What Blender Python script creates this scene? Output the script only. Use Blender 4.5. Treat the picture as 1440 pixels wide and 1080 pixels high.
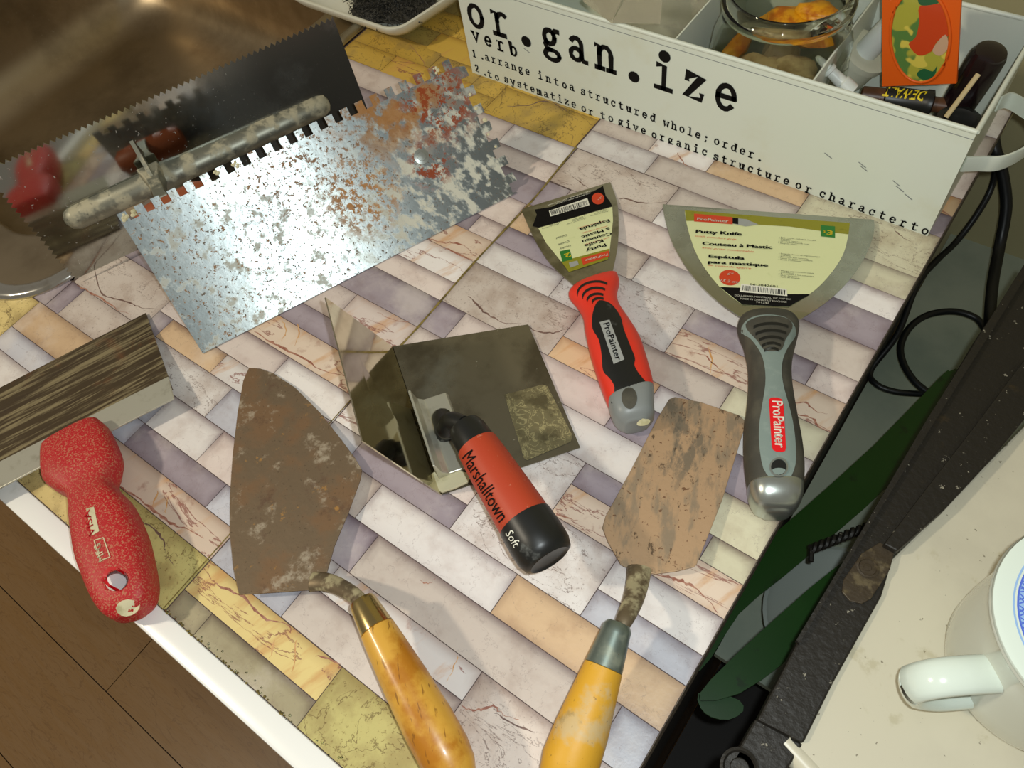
import bpy, bmesh, math, random
from mathutils import Vector, Matrix
from mathutils.bvhtree import BVHTree
random.seed(7)
for o in list(bpy.data.objects): bpy.data.objects.remove(o)
S = bpy.context.scene
COL = S.collection
TZ = 0.90            # height of the worktop above the floor (m); everything below is laid out in cm on the worktop

# ------------------------------------------------------------------ camera
FPX = 1088.39; CH = 45.5
RC = Matrix(((0.80661134, 0.57800583, -0.12364228), (0.44142171, -0.7281671, -0.5243277), (-0.39309671, 0.36835028, -0.84249216)))
cam = bpy.data.objects.new('camera', bpy.data.cameras.new('camera')); COL.objects.link(cam)
cam.data.sensor_width = 36; cam.data.lens = FPX / 1440 * 36; cam.data.clip_start = 0.01
m3 = Matrix((RC[0], -RC[1], -RC[2])).transposed()
cam.matrix_world = Matrix.Translation((0, 0, CH / 100 + TZ)) @ m3.to_4x4()
S.camera = cam
# ------------------------------------------------------------------ light
S.view_settings.view_transform = 'Standard'; S.view_settings.look = 'None'
S.view_settings.gamma = 1; S.view_settings.use_curve_mapping = False
S.view_settings.exposure = 0.0
w = bpy.data.worlds.new('room_air'); S.world = w; w.use_nodes = True
w.node_tree.nodes['Background'].inputs[0].default_value = (1.0, 0.9, 0.74, 1)
w.node_tree.nodes['Background'].inputs[1].default_value = 0.22
def lamp(name, loc, power, rad, col):
    l = bpy.data.lights.new(name, 'POINT'); l.energy = power; l.shadow_soft_size = rad; l.color = col
    o = bpy.data.objects.new(name, l); COL.objects.link(o); o.location = (loc[0] / 100, loc[1] / 100, loc[2] / 100 + TZ); return o
lamp('ceiling_lamp', (-112, -78, 128), 50, 0.05, (1.0, 0.89, 0.70))
lamp('phone_flash', (0.8, 1.6, 45.6), 5.8, 0.004, (0.90, 0.98, 1.0))

# ------------------------------------------------------------------ helpers
def V(*a): return Vector(a)
def at(u, v, z=0.0):
    d = RC.transposed() @ Vector(((u - 720) / FPX, (v - 540) / FPX, 1.0)); t = (z - CH) / d.z
    return Vector((0, 0, CH)) + d * t
def onplane(u, v, p0, n):
    d = RC.transposed() @ Vector(((u - 720) / FPX, (v - 540) / FPX, 1.0)); C = Vector((0, 0, CH))
    return C + d * ((p0 - C).dot(n) / d.dot(n))
def lin(c):
    return tuple(((x / 255) / 12.92 if x / 255 <= .04045 else ((x / 255 + .055) / 1.055) ** 2.4) for x in c[:3]) + (1,)

def mat(name, base, rough=.5, metal=0., layers=(), bump=None, spec=.5, objcol=False, trans=0, ior=1.45, edge=None, coat=0, alpha=1):
    """layers: dicts s(scale) d(detail) lo hi c(colour) st(stretch) m(metal) r(rough) at(x,y,z cm, radius cm) k(kind) a(amount)"""
    m = bpy.data.materials.new(name); m.use_nodes = True; nt = m.node_tree; N = nt.nodes; L = nt.links
    b = N['Principled BSDF']; b.inputs['IOR'].default_value = ior
    b.inputs['Specular IOR Level'].default_value = spec
    if trans: b.inputs['Transmission Weight'].default_value = trans
    if coat: b.inputs['Coat Weight'].default_value = coat; b.inputs['Coat Roughness'].default_value = .15
    if alpha < 1: b.inputs['Alpha'].default_value = alpha
    geo = N.new('ShaderNodeNewGeometry')
    def val(x): n = N.new('ShaderNodeValue'); n.outputs[0].default_value = x; return n.outputs[0]
    def rgb(c): n = N.new('ShaderNodeRGB'); n.outputs[0].default_value = lin(c); return n.outputs[0]
    col = N.new('ShaderNodeObjectInfo').outputs['Color'] if objcol else rgb(base)
    met, rg = val(metal), val(rough)
    pos = geo.outputs['Position']
    if edge:
        at_ = N.new('ShaderNodeAttribute'); at_.attribute_name = 'edge'
        mu = N.new('ShaderNodeMath'); mu.operation = 'MULTIPLY'; L.new(at_.outputs['Fac'], mu.inputs[0]); mu.inputs[1].default_value = edge[1]
        mx = N.new('ShaderNodeMix'); mx.data_type = 'RGBA'; mx.blend_type = 'MULTIPLY'
        L.new(mu.outputs[0], mx.inputs[0]); L.new(col, mx.inputs[6]); mx.inputs[7].default_value = lin(edge[0]); col = mx.outputs[2]
    for i, ly in enumerate(layers):
        mp = N.new('ShaderNodeMapping'); mp.vector_type = 'TEXTURE'; mp.inputs['Scale'].default_value = [1 / q for q in ly.get('st', (1, 1, 1))]; mp.inputs['Rotation'].default_value = (0, 0, ly.get('rot', 0))
        mp.inputs['Location'].default_value = (i * 1.7, i * .9, i * .33)
        L.new(pos, mp.inputs[0]); k = ly.get('k', 'noise')
        n = N.new('ShaderNodeTexNoise'); n.inputs['Scale'].default_value = ly['s']; n.inputs['Detail'].default_value = ly.get('d', 6)
        n.inputs['Roughness'].default_value = ly.get('nr', .6); n.inputs['Distortion'].default_value = ly.get('dist', 0)
        L.new(mp.outputs[0], n.inputs['Vector']); f = n.outputs['Fac']
        if k == 'vein':
            a = N.new('ShaderNodeMath'); a.operation = 'SUBTRACT'; L.new(f, a.inputs[0]); a.inputs[1].default_value = ly.get('c0', .5)
            c = N.new('ShaderNodeMath'); c.operation = 'ABSOLUTE'; L.new(a.outputs[0], c.inputs[0]); f = c.outputs[0]
        r = N.new('ShaderNodeMapRange'); r.interpolation_type = 'SMOOTHSTEP'
        r.inputs['From Min'].default_value = ly['lo']; r.inputs['From Max'].default_value = ly['hi']
        if k == 'vein': r.inputs['To Min'].default_value = 1; r.inputs['To Max'].default_value = 0
        L.new(f, r.inputs['Value']); f = r.outputs[0]
        if 'at' in ly:
            x, y, z, R_ = ly['at']
            vd = N.new('ShaderNodeVectorMath'); vd.operation = 'DISTANCE'; L.new(pos, vd.inputs[0]); vd.inputs[1].default_value = (x / 100, y / 100, z / 100 + TZ)
            r2 = N.new('ShaderNodeMapRange'); r2.interpolation_type = 'SMOOTHSTEP'; r2.inputs['From Min'].default_value = R_ / 100; r2.inputs['From Max'].default_value = R_ / 250
            L.new(vd.outputs['Value'], r2.inputs['Value'])
            mm = N.new('ShaderNodeMath'); mm.operation = 'MULTIPLY'; L.new(f, mm.inputs[0]); L.new(r2.outputs[0], mm.inputs[1]); f = mm.outputs[0]
        am = N.new('ShaderNodeMath'); am.operation = 'MULTIPLY'; L.new(f, am.inputs[0]); am.inputs[1].default_value = ly.get('a', 1); f = am.outputs[0]
        mx = N.new('ShaderNodeMix'); mx.data_type = 'RGBA'; mx.blend_type = ly.get('mode', 'MIX')
        L.new(f, mx.inputs[0]); L.new(col, mx.inputs[6]); mx.inputs[7].default_value = lin(ly['c']); col = mx.outputs[2]
        for key in ('m', 'r'):
            if key in ly:
                q = N.new('ShaderNodeMix'); L.new(f, q.inputs[0]); L.new(met if key == 'm' else rg, q.inputs[2]); q.inputs[3].default_value = ly[key]
                if key == 'm': met = q.outputs[0]
                else: rg = q.outputs[0]
    L.new(col, b.inputs['Base Color']); L.new(met, b.inputs['Metallic']); L.new(rg, b.inputs['Roughness'])
    if bump:
        n = N.new('ShaderNodeTexNoise'); n.inputs['Scale'].default_value = bump[0]; n.inputs['Detail'].default_value = 5
        mp = N.new('ShaderNodeMapping'); mp.inputs['Scale'].default_value = bump[2] if len(bump) > 2 else (1, 1, 1); L.new(pos, mp.inputs[0]); L.new(mp.outputs[0], n.inputs['Vector'])
        bp = N.new('ShaderNodeBump'); bp.inputs['Strength'].default_value = bump[1]; bp.inputs['Distance'].default_value = .001
        L.new(n.outputs['Fac'], bp.inputs['Height']); L.new(bp.outputs[0], b.inputs['Normal'])
    return m

def thing(name, label, cat, loc=(0, 0, 0), group=None, kind=None):
    o = bpy.data.objects.new(name, None); COL.objects.link(o); o.location = Vector(loc) / 100; o.empty_display_size = .02
    if kind: o['kind'] = kind
    else: o['label'] = label; o['category'] = cat
    if group: o['group'] = group
    return o
def wloc(p):
    l = Vector((0, 0, 0))
    while p is not None: l = l + p.location; p = p.parent
    return l
def link(name, bm, m, parent=None, smooth=False, origin=None, label=None, bevel=0):
    """bm is in cm, world layout; becomes one mesh object"""
    o = bpy.data.objects.new(name, bpy.data.meshes.new(name))
    if parent is not None: off = wloc(parent); o.parent = parent
    else: off = Vector((0, 0, 0))
    if origin is not None: o.location = Vector(origin) / 100 - off; off = Vector(origin) / 100
    bmesh.ops.recalc_face_normals(bm, faces=bm.faces[:])
    for v in bm.verts: v.co = v.co / 100 - off
    bm.to_mesh(o.data); bm.free()
    for p in o.data.polygons: p.use_smooth = bool(smooth)
    if smooth and hasattr(o.data, 'set_sharp_from_angle'): o.data.set_sharp_from_angle(angle=math.radians(42 if smooth is True else smooth))
    if m: o.data.materials.append(m)
    COL.objects.link(o)
    if label: o['label'] = label
    if bevel:
        md = o.modifiers.new('bevel', 'BEVEL'); md.width = bevel / 100; md.segments = 2; md.limit_method = 'ANGLE'
    return o
def tag(o, label, cat, group=None):
    o['label'] = label; o['category'] = cat
    if group: o['group'] = group
    return o
def prism(bm, pts, dv):
    """closed polygon (3D) extruded along dv"""
    a = [bm.verts.new(p) for p in pts]; b = [bm.verts.new(Vector(p) + Vector(dv)) for p in pts]; n = len(pts)
    f1 = bm.faces.new(a); f2 = bm.faces.new(b[::-1])
    for i in range(n): bm.faces.new((a[i], b[i], b[(i + 1) % n], a[(i + 1) % n]))
    return bm
def box(bm, x0, x1, y0, y1, z0, z1):
    return prism(bm, [V(x0, y0, z0), V(x1, y0, z0), V(x1, y1, z0), V(x0, y1, z0)], V(0, 0, z1 - z0))
def B(): return bmesh.new()
def catmull(P, n=4, closed=False):
    out = []; N = len(P); rng = range(N if closed else N - 1)
    for i in rng:
        p0 = P[(i - 1) % N] if closed or i > 0 else P[0]; p1 = P[i]; p2 = P[(i + 1) % N]; p3 = P[(i + 2) % N] if closed or i + 2 < N else P[-1]
        for k in range(n):
            t = k / n
            out.append(tuple(.5 * ((2 * b) + (-a + c) * t + (2 * a - 5 * b + 4 * c - d) * t * t + (-a + 3 * b - 3 * c + d) * t ** 3) for a, b, c, d in zip(p0, p1, p2, p3)))
    if not closed: out.append(tuple(P[-1]))
    return out
def rings(bm, R, closed_ends=True, loop=False):
    vs = [[bm.verts.new(p) for p in r] for r in R]; n = len(R[0])
    for i in range(len(vs) - (0 if loop else 1)):
        a, b = vs[i], vs[(i + 1) % len(vs)]
        for k in range(n): bm.faces.new((a[k], a[(k + 1) % n], b[(k + 1) % n], b[k]))
    if closed_ends and not loop: bm.faces.new(vs[0][::-1]); bm.faces.new(vs[-1])
    return bm
def lathe(bm, p0, p1, prof, n=28, ends=True):
    """prof: (distance along axis in cm from p0, radius)"""
    p0, p1 = Vector(p0), Vector(p1); ax = (p1 - p0).normalized(); s = ax.orthogonal().normalized(); t = ax.cross(s)
    return rings(bm, [[p0 + ax * d + (s * math.cos(2 * math.pi * k / n) + t * math.sin(2 * math.pi * k / n)) * r for k in range(n)] for d, r in prof], ends)
def tube(bm, pts, r, n=10, sub=5, flat=None):
    P = [Vector(p) for p in (catmull([tuple(q) for q in pts], sub) if sub > 1 else pts)]; R = []; up = Vector((0, 0, 1))
    for i, p in enumerate(P):
        d = (P[min(i + 1, len(P) - 1)] - P[max(i - 1, 0)]).normalized()
        s = d.cross(up)
        if s.length < .05: s = d.orthogonal()
        s.normalize(); t = s.cross(d); rr = r[0] + (r[1] - r[0]) * i / (len(P) - 1) if isinstance(r, tuple) else r
        a, b = (rr * flat[0], rr * flat[1]) if flat else (rr, rr)
        R.append([p + s * (a * math.cos(2 * math.pi * k / n)) + t * (b * math.sin(2 * math.pi * k / n)) for k in range(n)])
    return rings(bm, R)
def loft(bm, st, n=32, p=2.4, sub=4, cap=.5, k0=(.55, .85), k1=(.55, .85)):
    """st: (left px, right px, z mid, half thickness); handle shapes seen from above"""
    rows = [(*at(*l, z), *at(*r, z), h) for l, r, z, h in st]
    rows = catmull(rows, sub); R = []
    for q in rows:
        a, b = Vector(q[:3]), Vector(q[3:6]); c = (a + b) / 2; s = (b - a) / 2; h = q[6]; ring = []
        for k in range(n):
            th = 2 * math.pi * k / n; x, y = math.cos(th), math.sin(th)
            ring.append(c + s * (math.copysign(abs(x) ** (2 / p), x)) + Vector((0, 0, h * math.copysign(abs(y) ** (2 / p), y))))
        R.append(ring)
    def shrink(r, k): c = sum(r, Vector()) / n; return [c + (v - c) * k for v in r]
    d0 = (sum(R[0], Vector()) - sum(R[1], Vector())).normalized(); d1 = (sum(R[-1], Vector()) - sum(R[-2], Vector())).normalized()
    R = [[v + d0 * cap * .9 for v in shrink(R[0], k0[0])], [v + d0 * cap * .6 for v in shrink(R[0], k0[1])]] + R + [[v + d1 * cap * .6 for v in shrink(R[-1], k1[1])], [v + d1 * cap * .9 for v in shrink(R[-1], k1[0])]]
    return rings(bm, R)
def bvh(o):
    off = wloc(o.parent) + o.location if o.parent else o.location
    dg = bpy.context.evaluated_depsgraph_get(); dg.update(); e = o.evaluated_get(dg); me = e.to_mesh()
    t = BVHTree.FromPolygons([(v.co + off) * 100 for v in me.vertices], [p.vertices[:] for p in me.polygons]); e.to_mesh_clear(); return t
def drape(bm, tree, off=.03, cuts=3, thick=0.0):
    if cuts:
        bmesh.ops.triangulate(bm, faces=bm.faces[:])
        for _ in range(cuts):
            long_ = [e for e in bm.edges if e.calc_length() > .35]
            if not long_: break
            bmesh.ops.subdivide_edges(bm, edges=long_, cuts=1); bmesh.ops.triangulate(bm, faces=[f for f in bm.faces if len(f.verts) > 3])
    for v in bm.verts:
        h = tree.ray_cast(Vector((v.co.x, v.co.y, 60)), Vector((0, 0, -1)))[0]
        if h is not None: v.co.z = h.z + off
        else:
            h = tree.find_nearest(v.co)[0]; v.co = Vector((v.co.x, v.co.y, h.z + off))
    if thick:
        r = bmesh.ops.extrude_face_region(bm, geom=bm.faces[:]); 
        for e in r['geom']:
            if isinstance(e, bmesh.types.BMVert): e.co.z -= thick
    return bm
def zz(z, u, v): return z(u, v) if callable(z) else z
def poly_px(px, z, smooth=0):
    if smooth: px = catmull([tuple(map(float, q)) for q in px], smooth, True)
    return [at(u, v, zz(z, u, v)) for u, v in px]
def patch(name, px, z, tree, m, parent, off=.03, smooth=0, cuts=3, thick=0, sm=True):
    bm = B(); bm.faces.new([bm.verts.new(p) for p in poly_px(px, z, smooth)]); drape(bm, tree, off, cuts, thick)
    return link(name, bm, m, parent, smooth=sm)
def ell(u, v, a, b, ang=0, n=20):
    c, s = math.cos(ang), math.sin(ang)
    return [(u + a * math.cos(t) * c - b * math.sin(t) * s, v + a * math.cos(t) * s + b * math.sin(t) * c) for t in [2 * math.pi * k / n for k in range(n)]]
def txt_mesh(s, bold=0, shear=0, res=2):
    c = bpy.data.curves.new('t', 'FONT'); c.body = s; c.size = 1; c.shear = shear; c.resolution_u = res; c.fill_mode = 'FRONT'
    o = bpy.data.objects.new('t', c); COL.objects.link(o); dg = bpy.context.evaluated_depsgraph_get(); dg.update()
    me = bpy.data.meshes.new_from_object(o.evaluated_get(dg)); bpy.data.objects.remove(o); bpy.data.curves.remove(c)
    if bold:                                   # heavier strokes: the same letters laid again a hair to each side
        b = B(); 
        for dx, dy in ((0, 0), (bold, 0), (-bold, 0), (0, bold * .5), (0, -bold * .5)):
            k = len(b.verts); b.from_mesh(me); b.verts.ensure_lookup_table()
            for v in b.verts[k:]: v.co.x += dx; v.co.y += dy
        b.to_mesh(me); b.free()
    return me
def text_px(name, s, A, Bp, z, m, parent, tree=None, off=.05, h=None, bold=0, shear=0, bm=None):
    """text whose baseline runs from pixel A to pixel Bp on height z; h = cap height in cm"""
    me = txt_mesh(s, bold, shear); a, b = at(*A, zz(z, *A)), at(*Bp, zz(z, *Bp)); z = a.z; e = (b - a); e.z = 0; Lw = e.length; e.normalize(); up = Vector((-e.y, e.x, 0))
    xs = [v.co.x for v in me.vertices]; x0, x1 = min(xs), max(xs); sx = Lw / (x1 - x0); sy = (h / .7) if h else sx
    own = bm is None; b2 = B(); b2.from_mesh(me); bpy.data.meshes.remove(me)
    for v in b2.verts: v.co = a + e * ((v.co.x - x0) * sx) + up * (v.co.y * sy)
    if tree: drape(b2, tree, off, 0)
    else:
        for v in b2.verts: v.co.z = z + off
    if own: return link(name, b2, m, parent)
    me = bpy.data.meshes.new('x'); b2.to_mesh(me); b2.free(); bm.from_mesh(me); bpy.data.meshes.remove(me)

# ------------------------------------------------------------------ materials
vein = lambda s, c, w=.012, a=1, **k: dict(k='vein', s=s, lo=w * .3, hi=w, c=c, a=a, **k)
m_br = mat('printed_stone', (0, 0, 0), .38, objcol=True, edge=((118, 92, 104), .5), bump=(300, .12), layers=[
    dict(s=55, lo=.45, hi=.75, c=(212, 200, 196), a=.5, mode='MULTIPLY'), vein(38, (110, 90, 88), .004, .3, d=9),
    dict(s=420, d=3, lo=.64, hi=.72, c=(150, 130, 128), a=.35), dict(s=18, lo=.5, hi=.7, c=(236, 226, 216), a=.35)])
m_crack = mat('printed_cracked_stone', (0, 0, 0), .38, objcol=True, edge=((128, 100, 105), .4), bump=(300, .12), layers=[
    dict(s=45, lo=.4, hi=.7, c=(205, 190, 180), a=.6, mode='MULTIPLY'), vein(26, (110, 84, 74), .006, .7, d=8, dist=.6, st=(.7, 1.8, 1), c0=.44),
    vein(70, (120, 98, 90), .004, .4, d=9, dist=.4), dict(s=500, d=3, lo=.6, hi=.7, c=(120, 100, 92), a=.5)])
m_marb = mat('printed_marbled_stone', (0, 0, 0), .38, objcol=True, edge=((150, 110, 90), .35), layers=[
    dict(s=30, lo=.5, hi=.68, c=(205, 150, 92), a=.65, st=(.5, 2.2, 1), rot=1.2), vein(22, (140, 84, 74), .010, .8, d=8, dist=.7, st=(.35, 1.7, 1)),
    dict(s=90, lo=.6, hi=.75, c=(150, 100, 84), a=.5)])
m_yel = mat('yellowed_stone_print', (0, 0, 0), .38, objcol=True, edge=((130, 105, 50), .35), bump=(250, .15), layers=[
    dict(s=22, lo=.48, hi=.62, c=(150, 128, 82), a=.55), vein(24, (96, 72, 40), .007, .7, d=8, dist=.6), dict(s=480, d=3, lo=.6, hi=.68, c=(120, 96, 50), a=.6)])
m_joint = mat('dark_joint', (88, 72, 68), .7)
m_edge = mat('raw_board_edge', (120, 108, 92), .8, layers=[dict(s=180, lo=.4, hi=.65, c=(52, 44, 36))])
m_seam = mat('olive_grime_seam', (136, 118, 60), .8, layers=[dict(s=300, lo=.45, hi=.6, c=(98, 84, 42))])
m_alu = mat('white_enamelled_strip', (250, 250, 246), .25, .0, coat=.5, layers=[dict(s=30, lo=.62, hi=.8, c=(200, 196, 180), a=.5)])
m_floor = mat('oak_laminate', (142, 110, 70), .4, layers=[dict(s=9, d=4, lo=.42, hi=.62, c=(140, 106, 62), st=(1, 7, 1), dist=1.2), dict(s=60, d=5, lo=.5, hi=.7, c=(118, 88, 50), st=(1, 14, 1), a=.5), vein(7, (116, 84, 48), .012, .5, st=(1, 4, 1), dist=1.6, d=3)])
m_steel = mat('brushed_sink_steel', (176, 160, 134), .36, 1, layers=[dict(s=10, lo=.4, hi=.7, c=(120, 106, 84), a=.7, r=.44), dict(s=260, d=3, lo=.66, hi=.72, c=(190, 180, 160), a=.4)], bump=(500, .05, (1, 12, 1)))
m_rim = mat('polished_steel_rim', (205, 203, 196), .16, 1, layers=[dict(s=40, lo=.5, hi=.75, c=(150, 140, 120), a=.5)])
m_mirror = mat('polished_notched_blade', (176, 178, 172), .07, 1, layers=[dict(s=25, lo=.55, hi=.75, c=(112, 108, 92), a=.5, r=.2), dict(s=350, d=3, lo=.66, hi=.7, c=(220, 220, 210), a=.5, r=.5, m=.2), dict(s=40, lo=.45, hi=.6, c=(196, 208, 216), a=.35, r=.3, at=(-53, 22, 9, 5)), dict(s=12, lo=.2, hi=.5, c=(52, 46, 38), a=.85, m=.5, r=.35, at=(-48, 35, 8, 15))])  # pale blue layer paints in a glare, last layer a dark reflection
m_cast = mat('mortar_dusted_aluminium', (146, 146, 132), .45, .75, layers=[dict(s=70, lo=.45, hi=.62, c=(188, 180, 152), m=0, r=.8, a=.8), dict(s=200, lo=.6, hi=.7, c=(90, 90, 80), a=.6)])
T2c = at(640, 110, 7)
m_galv = mat('rusty_galvanised_blade', (136, 142, 140), .30, .85, bump=(180, .08), layers=[
    dict(s=14, lo=.42, hi=.7, c=(112, 120, 122), a=.6, r=.38), dict(s=420, d=4, lo=.60, hi=.65, c=(104, 84, 64), a=.8, m=.1, r=.8),
    dict(s=90, d=9, lo=.48, hi=.60, c=(222, 220, 202), a=.85, m=0, r=.85, at=(-33, 32, 2.0, 12), st=(.6, 1.3, 1)),
    dict(s=90, d=9, lo=.53, hi=.66, c=(212, 212, 198), a=.6, m=.1, r=.85, at=(-42, 15, 2.5, 12)),
    dict(s=70, d=10, lo=.45, hi=.58, c=(170, 116, 50), a=.85, m=0, r=.85, at=(-42, 33.5, 7.8, 7)),
    dict(s=120, d=10, nr=.75, lo=.50, hi=.54, c=(146, 62, 20), a=.95, m=0, r=.85, at=(-38.5, 35.2, 6.5, 4.2)),
    dict(s=120, d=10, nr=.75, lo=.50, hi=.54, c=(146, 62, 20), a=.95, m=0, r=.85, at=(-36.6, 31.4, 4.2, 2.6)),
    dict(s=230, d=10, nr=.75, lo=.57, hi=.62, c=(160, 112, 62), a=.8, m=0, r=.85, at=(-46, 17, 5, 13)),
    dict(s=230, d=10, nr=.75, lo=.54, hi=.60, c=(150, 104, 60), a=.8, m=0, r=.85, at=(-45, 27, 6.5, 9)),
    dict(s=160, d=9, nr=.75, lo=.50, hi=.56, c=(186, 126, 54), a=.8, m=0, r=.85, at=(-39, 26, 4.5, 4))])
m_darkst = mat('tarnished_knife_steel', (96, 82, 62), .42, .7, bump=(200, .2), layers=[
    dict(s=110, d=8, lo=.48, hi=.62, c=(176, 162, 124), a=.7, m=.3, st=(.16, 2.6, 1), rot=1.17), dict(s=60, d=8, lo=.5, hi=.7, c=(58, 44, 32), a=.8, m=.2, st=(.3, 2, 1), rot=1.17), dict(s=30, lo=.55, hi=.7, c=(120, 70, 34), a=.6, m=0)])
m_strip = mat('bright_bent_steel', (206, 204, 188), .3, .55, layers=[dict(s=60, lo=.55, hi=.7, c=(170, 166, 146), a=.6)])
m_rust = mat('rusty_brown_trowel_steel', (130, 112, 90), .46, .5, bump=(160, .25), layers=[
    dict(s=30, d=9, lo=.45, hi=.62, c=(128, 96, 66), a=.7, m=.1), dict(s=45, d=9, nr=.7, lo=.55, hi=.66, c=(176, 164, 144), a=.75, m=.1, r=.8),
    dict(s=40, d=9, nr=.7, lo=.55, hi=.68, c=(92, 68, 52), a=.8, m=0), dict(s=80, d=9, nr=.7, lo=.62, hi=.68, c=(180, 132, 64), a=.7, m=0), dict(s=500, lo=.6, hi=.7, c=(70, 58, 46), a=.5)])
m_rust2 = mat('tan_rusted_margin_steel', (184, 152, 118), .6, .25, bump=(220, .2), layers=[
    dict(s=60, d=8, lo=.47, hi=.62, c=(140, 126, 106), a=.8, st=(.55, 1.6, 1), rot=-1.17), dict(s=34, d=9, nr=.7, lo=.52, hi=.6, c=(112, 104, 90), a=.8, st=(.7, 1.5, 1), rot=-1.17, at=(-9, 23, .6, 6)), dict(s=110, d=9, nr=.75, lo=.59, hi=.64, c=(72, 56, 40), a=.8, st=(.7, 1.3, 1), rot=-1.17), dict(s=340, d=4, lo=.62, hi=.68, c=(96, 58, 32), a=.8)])
m_tang = mat('mortar_spotted_steel', (120, 106, 84), .45, .6, layers=[dict(s=90, lo=.45, hi=.6, c=(176, 166, 130), m=0, r=.8, a=.8), dict(s=60, lo=.58, hi=.7, c=(60, 46, 32), a=.8)])
m_brass = mat('nickel_brass_ferrule', (190, 170, 118), .22, 1, layers=[dict(s=80, lo=.6, hi=.75, c=(110, 96, 60), a=.6)])
m_zinc = mat('zinc_ferrule', (128, 140, 132), .38, .8, layers=[dict(s=70, lo=.5, hi=.68, c=(160, 162, 140), a=.6, m=.2), dict(s=160, lo=.66, hi=.72, c=(110, 84, 40), m=0)])
m_wood = mat('varnished_beech', (212, 160, 62), .36, spec=.5, coat=.2, bump=(90, .15), layers=[dict(s=35, d=6, lo=.42, hi=.62, c=(178, 114, 26), st=(1, 1, 1)), dict(s=220, d=3, lo=.62, hi=.68, c=(120, 74, 24), a=.7, st=(.35, 1.8, 1), rot=-.72), dict(s=30, lo=.62, hi=.75, c=(214, 178, 80), a=.7)])
m_wood2 = mat('worn_yellow_painted_wood', (214, 160, 44), .5, bump=(120, .2), layers=[dict(s=40, d=7, lo=.5, hi=.64, c=(196, 176, 136), a=.75), dict(s=55, d=7, lo=.56, hi=.66, c=(150, 126, 78), a=.7), dict(s=300, lo=.64, hi=.7, c=(80, 58, 32), a=.6)])
m_redpl = mat('dusty_red_plastic', (186, 26, 34), .5, bump=(500, .25), layers=[dict(s=900, d=6, lo=.5, hi=.62, c=(196, 150, 112), a=.6, r=.8), dict(s=25, lo=.45, hi=.65, c=(170, 70, 60), a=.35)])
m_redcl = mat('clean_red_plastic', (196, 14, 26), .35)
m_corner = mat('smeared_corner_steel', (132, 126, 106), .26, .72, layers=[dict(s=22, lo=.42, hi=.66, c=(76, 68, 52), a=.7, r=.32), dict(s=120, lo=.68, hi=.72, c=(206, 204, 184), a=.9, m=0, r=.8), dict(s=18, lo=.58, hi=.75, c=(150, 152, 140), a=.5, r=.3)])
m_shiny = mat('smooth_corner_steel_wing', (214, 206, 180), .07, 1, layers=[dict(s=14, lo=.5, hi=.7, c=(160, 150, 120), a=.4, r=.13)])
m_film = mat('dried_film_patch', (122, 114, 82), .6, .3, bump=(300, .4), layers=[vein(120, (176, 166, 120), .03, .8, d=4, dist=1.), dict(s=50, lo=.5, hi=.65, c=(90, 82, 56))])
m_plaster = mat('dried_mortar', (214, 206, 170), .85, bump=(120, .5), layers=[dict(s=60, lo=.5, hi=.7, c=(176, 168, 128))])
m_orgrip = mat('terracotta_soft_grip', (176, 62, 34), .5, layers=[dict(s=45, lo=.55, hi=.72, c=(196, 104, 72), a=.7), dict(s=300, lo=.64, hi=.7, c=(206, 140, 110), a=.5)])
m_brgrip = mat('brown_orange_grip', (150, 78, 44), .5)
m_blk = mat('black_rubber', (26, 27, 26), .38, layers=[dict(s=60, lo=.62, hi=.72, c=(110, 112, 108), a=.5, r=.7)])
m_blk2 = mat('charcoal_rubber', (64, 62, 54), .7, layers=[dict(s=60, lo=.4, hi=.7, c=(92, 88, 74), a=.6)])
m_red = mat('bright_red_rubber', (226, 54, 34), .45, layers=[dict(s=40, lo=.5, hi=.7, c=(206, 66, 48), a=.4)])
m_gry = mat('grey_plastic', (132, 136, 134), .4)
m_grn = mat('sage_grey_plastic', (128, 142, 136), .42, layers=[dict(s=200, lo=.5, hi=.75, c=(146, 158, 150), a=.5)])
m_cap = mat('silver_steel_cap', (178, 184, 178), .28, .85, layers=[dict(s=50, lo=.5, hi=.7, c=(150, 156, 150), a=.6)])
m_knife = mat('flexible_knife_steel', (176, 178, 168), .26, 1, layers=[dict(s=20, lo=.45, hi=.7, c=(140, 138, 124), a=.6, r=.34)])
m_knife2 = mat('dull_knife_steel', (158, 154, 134), .36, .9, layers=[dict(s=40, lo=.45, hi=.65, c=(102, 98, 76), a=.7)])
m_cream = mat('cream_label_paper', (222, 226, 172), .55, layers=[dict(s=120, lo=.6, hi=.75, c=(196, 204, 140), a=.4)])
m_olive = mat('olive_label_band', (142, 138, 34), .55, layers=[dict(s=200, lo=.55, hi=.7, c=(112, 110, 20), a=.5)])
m_black = mat('black_ink', (20, 18, 17), .7, spec=.12)
m_white = mat('white_ink', (232, 230, 214), .5)
m_orange = mat('orange_red_ink', (208, 66, 30), .5)
m_inkgr = mat('green_ink', (40, 120, 44), .5)
m_inkye = mat('yellow_ink', (232, 208, 40), .5)
m_inkred = mat('red_label_ink', (226, 18, 28), .45)
m_grayink = mat('worn_silver_ink', (158, 160, 156), .5)
m_tin = mat('white_painted_tin', (216, 222, 208), .38, layers=[dict(s=18, lo=.55, hi=.75, c=(206, 206, 180), a=.5), dict(s=60, lo=.7, hi=.78, c=(170, 170, 160), a=.4)])
m_glass = mat('clear_glass', (236, 240, 228), .03, trans=1, ior=1.45)
m_bag = mat('cloudy_plastic_film', (206, 200, 178), .18, trans=.55, ior=1.2, bump=(60, .5), alpha=.75)
m_amber = mat('amber_cloth', (214, 150, 22), .4, layers=[dict(s=60, lo=.45, hi=.62, c=(176, 96, 10))], bump=(60, .6))
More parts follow.
